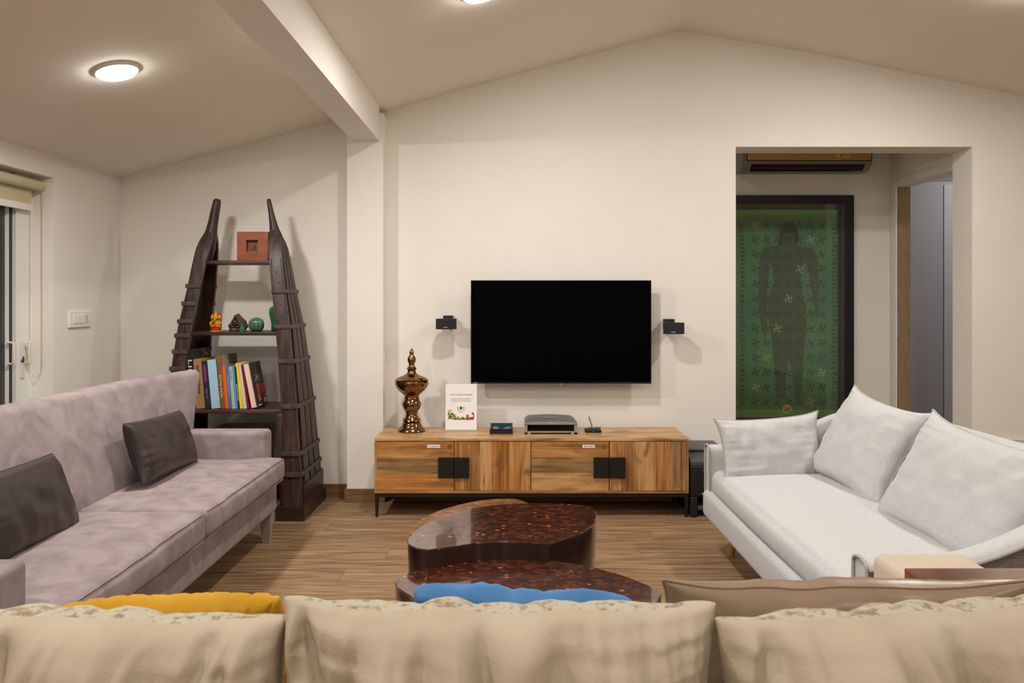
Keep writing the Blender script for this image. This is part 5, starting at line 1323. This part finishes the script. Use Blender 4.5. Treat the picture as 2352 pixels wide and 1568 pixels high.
YP = 5.985; k3 = YP / F
fa = thing('framed_print', 'tall green print of a figure in a dark frame beyond the opening', 'picture', (P(1809, 0, YP).x, 6.0, 0.2))
def fx_(px): return (px - CX) * k3
def fz_(py): return H - (py - CY) * k3
L0, R0, T0, B0 = fx_(1656), fx_(1962), fz_(448), fz_(1003)
L1, R1, T1, B1 = fx_(1676), fx_(1942), fz_(467), fz_(984)
for lo, hi in (((L0, YP, T1), (R0, CW, T0)), ((L0, YP, B0), (R0, CW, B1)), ((L0, YP, B1), (L1, CW, T1)), ((R1, YP, B1), (R0, CW, T1))):
    bm = B(); rbox(bm, lo, hi, 0.003, seg=1); obj('frame_bar', bm, M['frame_dark'], fa)
bm = B(); box(bm, (L1, YP + 0.022, B1), (R1, YP + 0.030, T1)); obj('mount', bm, M['mount'], fa)
L2, R2, T2, B2 = fx_(1691), fx_(1927), fz_(481), fz_(959)
bm = B(); box(bm, (L2, YP + 0.0205, B2), (R2, YP + 0.022, T2)); pr_ = obj('print', bm, M['print_green'], fa)
def frect(x0, x1, y0, y1, m, o, name):
    bm = B(); yy = YP + 0.0205 - o
    flatpoly(bm, [Vector((fx_(x0), yy, fz_(y1))), Vector((fx_(x1), yy, fz_(y1))), Vector((fx_(x1), yy, fz_(y0))), Vector((fx_(x0), yy, fz_(y0)))]); return obj(name, bm, m, pr_)
frect(1691, 1927, 481, 492, M['print_band'], 0.0004, 'border_band'); frect(1691, 1927, 492, 502, M['print_band2'], 0.0004, 'border_band'); frect(1691, 1927, 941, 959, M['print_band'], 0.0004, 'border_band')
def cp(c): return (1660 + c[0] / 2.375, 320 + c[1] / 2.375)
fig = [(325, 570), (230, 590), (205, 640), (200, 780), (200, 920), (215, 1040), (240, 1080), (250, 960), (245, 850), (255, 740), (262, 660), (275, 700), (285, 770), (260, 850), (250, 930), (265, 1050), (280, 1180), (290, 1300), (300, 1415), (345, 1415), (350, 1300), (360, 1180), (372, 1180), (385, 1300), (395, 1415), (430, 1415), (440, 1300), (450, 1150), (465, 1000), (460, 900), (435, 830), (430, 760), (445, 680), (460, 660), (480, 760), (505, 900), (518, 1000), (530, 900), (525, 760), (525, 640), (500, 595), (410, 575), (400, 540), (335, 540)]
bm = B(); flatpoly(bm, [Vector((fx_(cp(c)[0]), YP + 0.0205 - 0.0005, fz_(cp(c)[1]))) for c in fig]); obj('figure_silhouette', bm, M['print_fig'], pr_)
hair = [(312, 580), (315, 520), (322, 470), (350, 446), (385, 446), (410, 470), (418, 520), (414, 575), (400, 560), (395, 510), (335, 510), (330, 570)]
bm = B(); flatpoly(bm, [Vector((fx_(cp(c)[0]), YP + 0.0205 - 0.0007, fz_(cp(c)[1]))) for c in hair]); obj('hair_silhouette', bm, M['print_hair'], pr_)
bm = B(); flatpoly(bm, [Vector((fx_(cp((365 + 34 * math.cos(a), 520 + 48 * math.sin(a)))[0]), YP + 0.0205 - 0.0006, fz_(cp((365 + 34 * math.cos(a), 520 + 48 * math.sin(a)))[1]))) for a in [2 * math.pi * k / 16 for k in range(16)]]); obj('face_silhouette', bm, M['print_fig'], pr_)
# rows of small four-armed motifs, some of them gold
def motif(bm, cx, cy, s, o):
    yy = YP + 0.0205 - o
    for q in range(4):
        a = q * math.pi / 2; ca, sa = math.cos(a), math.sin(a)
        l, r = [], []
        for i in range(6):
            t_ = i / 5; ang = t_ * 1.35; rad = s * (0.1 + 0.62 * min(1, t_ * 1.5)); x_ = rad if t_ < 0.66 else s * 0.72; y_ = 0 if t_ < 0.5 else s * (t_ - 0.5) * 1.3
            for lst, d_ in ((l, 1), (r, -1)):
                ww = s * 0.13 * d_
                px_, py_ = (x_, y_ + ww) if t_ < 0.6 else (x_ + (-ww), y_)
                lst.append(Vector((cx + px_ * ca - py_ * sa, yy, cz_(cy, px_ * sa + py_ * ca))))
        grid(bm, [l, r])
def cz_(z, d): return z + d
mb, gb = B(), B()
for r_ in range(13):
    for c_ in range(7):
        x_ = fx_(1737 + c_ * 25.5); z_ = fz_(516 + r_ * 34)
        motif(gb if (r_ * 7 + c_ * 3) % 11 == 0 else mb, x_, z_, 0.034, 0.0009)
obj('motif_pattern', mb, M['print_motif'], pr_); obj('motif_pattern_gold', gb, M['print_gold'], pr_)
tb_ = B(); rr = random.Random(5)
for side in (1704, 1915):
    y_ = 512
    while y_ < 930:
        hgt = rr.choice((5, 7, 9)); x_ = side + rr.uniform(-3, 1)
        yy = YP + 0.0205 - 0.0009
        for (u0, v0, u1, v1) in ((0, 0, rr.uniform(5, 9), 2), (0, 0, 2, hgt), (rr.uniform(4, 7), 1, rr.uniform(7.5, 9), hgt * 0.8)):
            flatpoly(tb_, [Vector((fx_(x_ + u0), yy, fz_(y_ + v1))), Vector((fx_(x_ + u1), yy, fz_(y_ + v1))), Vector((fx_(x_ + u1), yy, fz_(y_ + v0))), Vector((fx_(x_ + u0), yy, fz_(y_ + v0)))])
        y_ += hgt + rr.uniform(2, 5)
obj('script_column', tb_, M['print_motif'], pr_)
bm = B(); cx_, cz0 = fx_(1810), fz_(940)
flatpoly(bm, [Vector((cx_ + 0.036 * math.cos(2 * math.pi * k / 24), YP + 0.0205 - 0.0010, cz0 + 0.036 * math.sin(2 * math.pi * k / 24))) for k in range(24)]); obj('seal', bm, M['print_cream'], pr_)
bm = B(); motif(bm, cx_, cz0, 0.024, 0.0014); obj('seal_mark', bm, M['print_red'], pr_)
bm = B(); box(bm, (L1, YP + 0.006, B1), (R1, YP + 0.009, T1)); obj('glass', bm, M['glass'], fa)
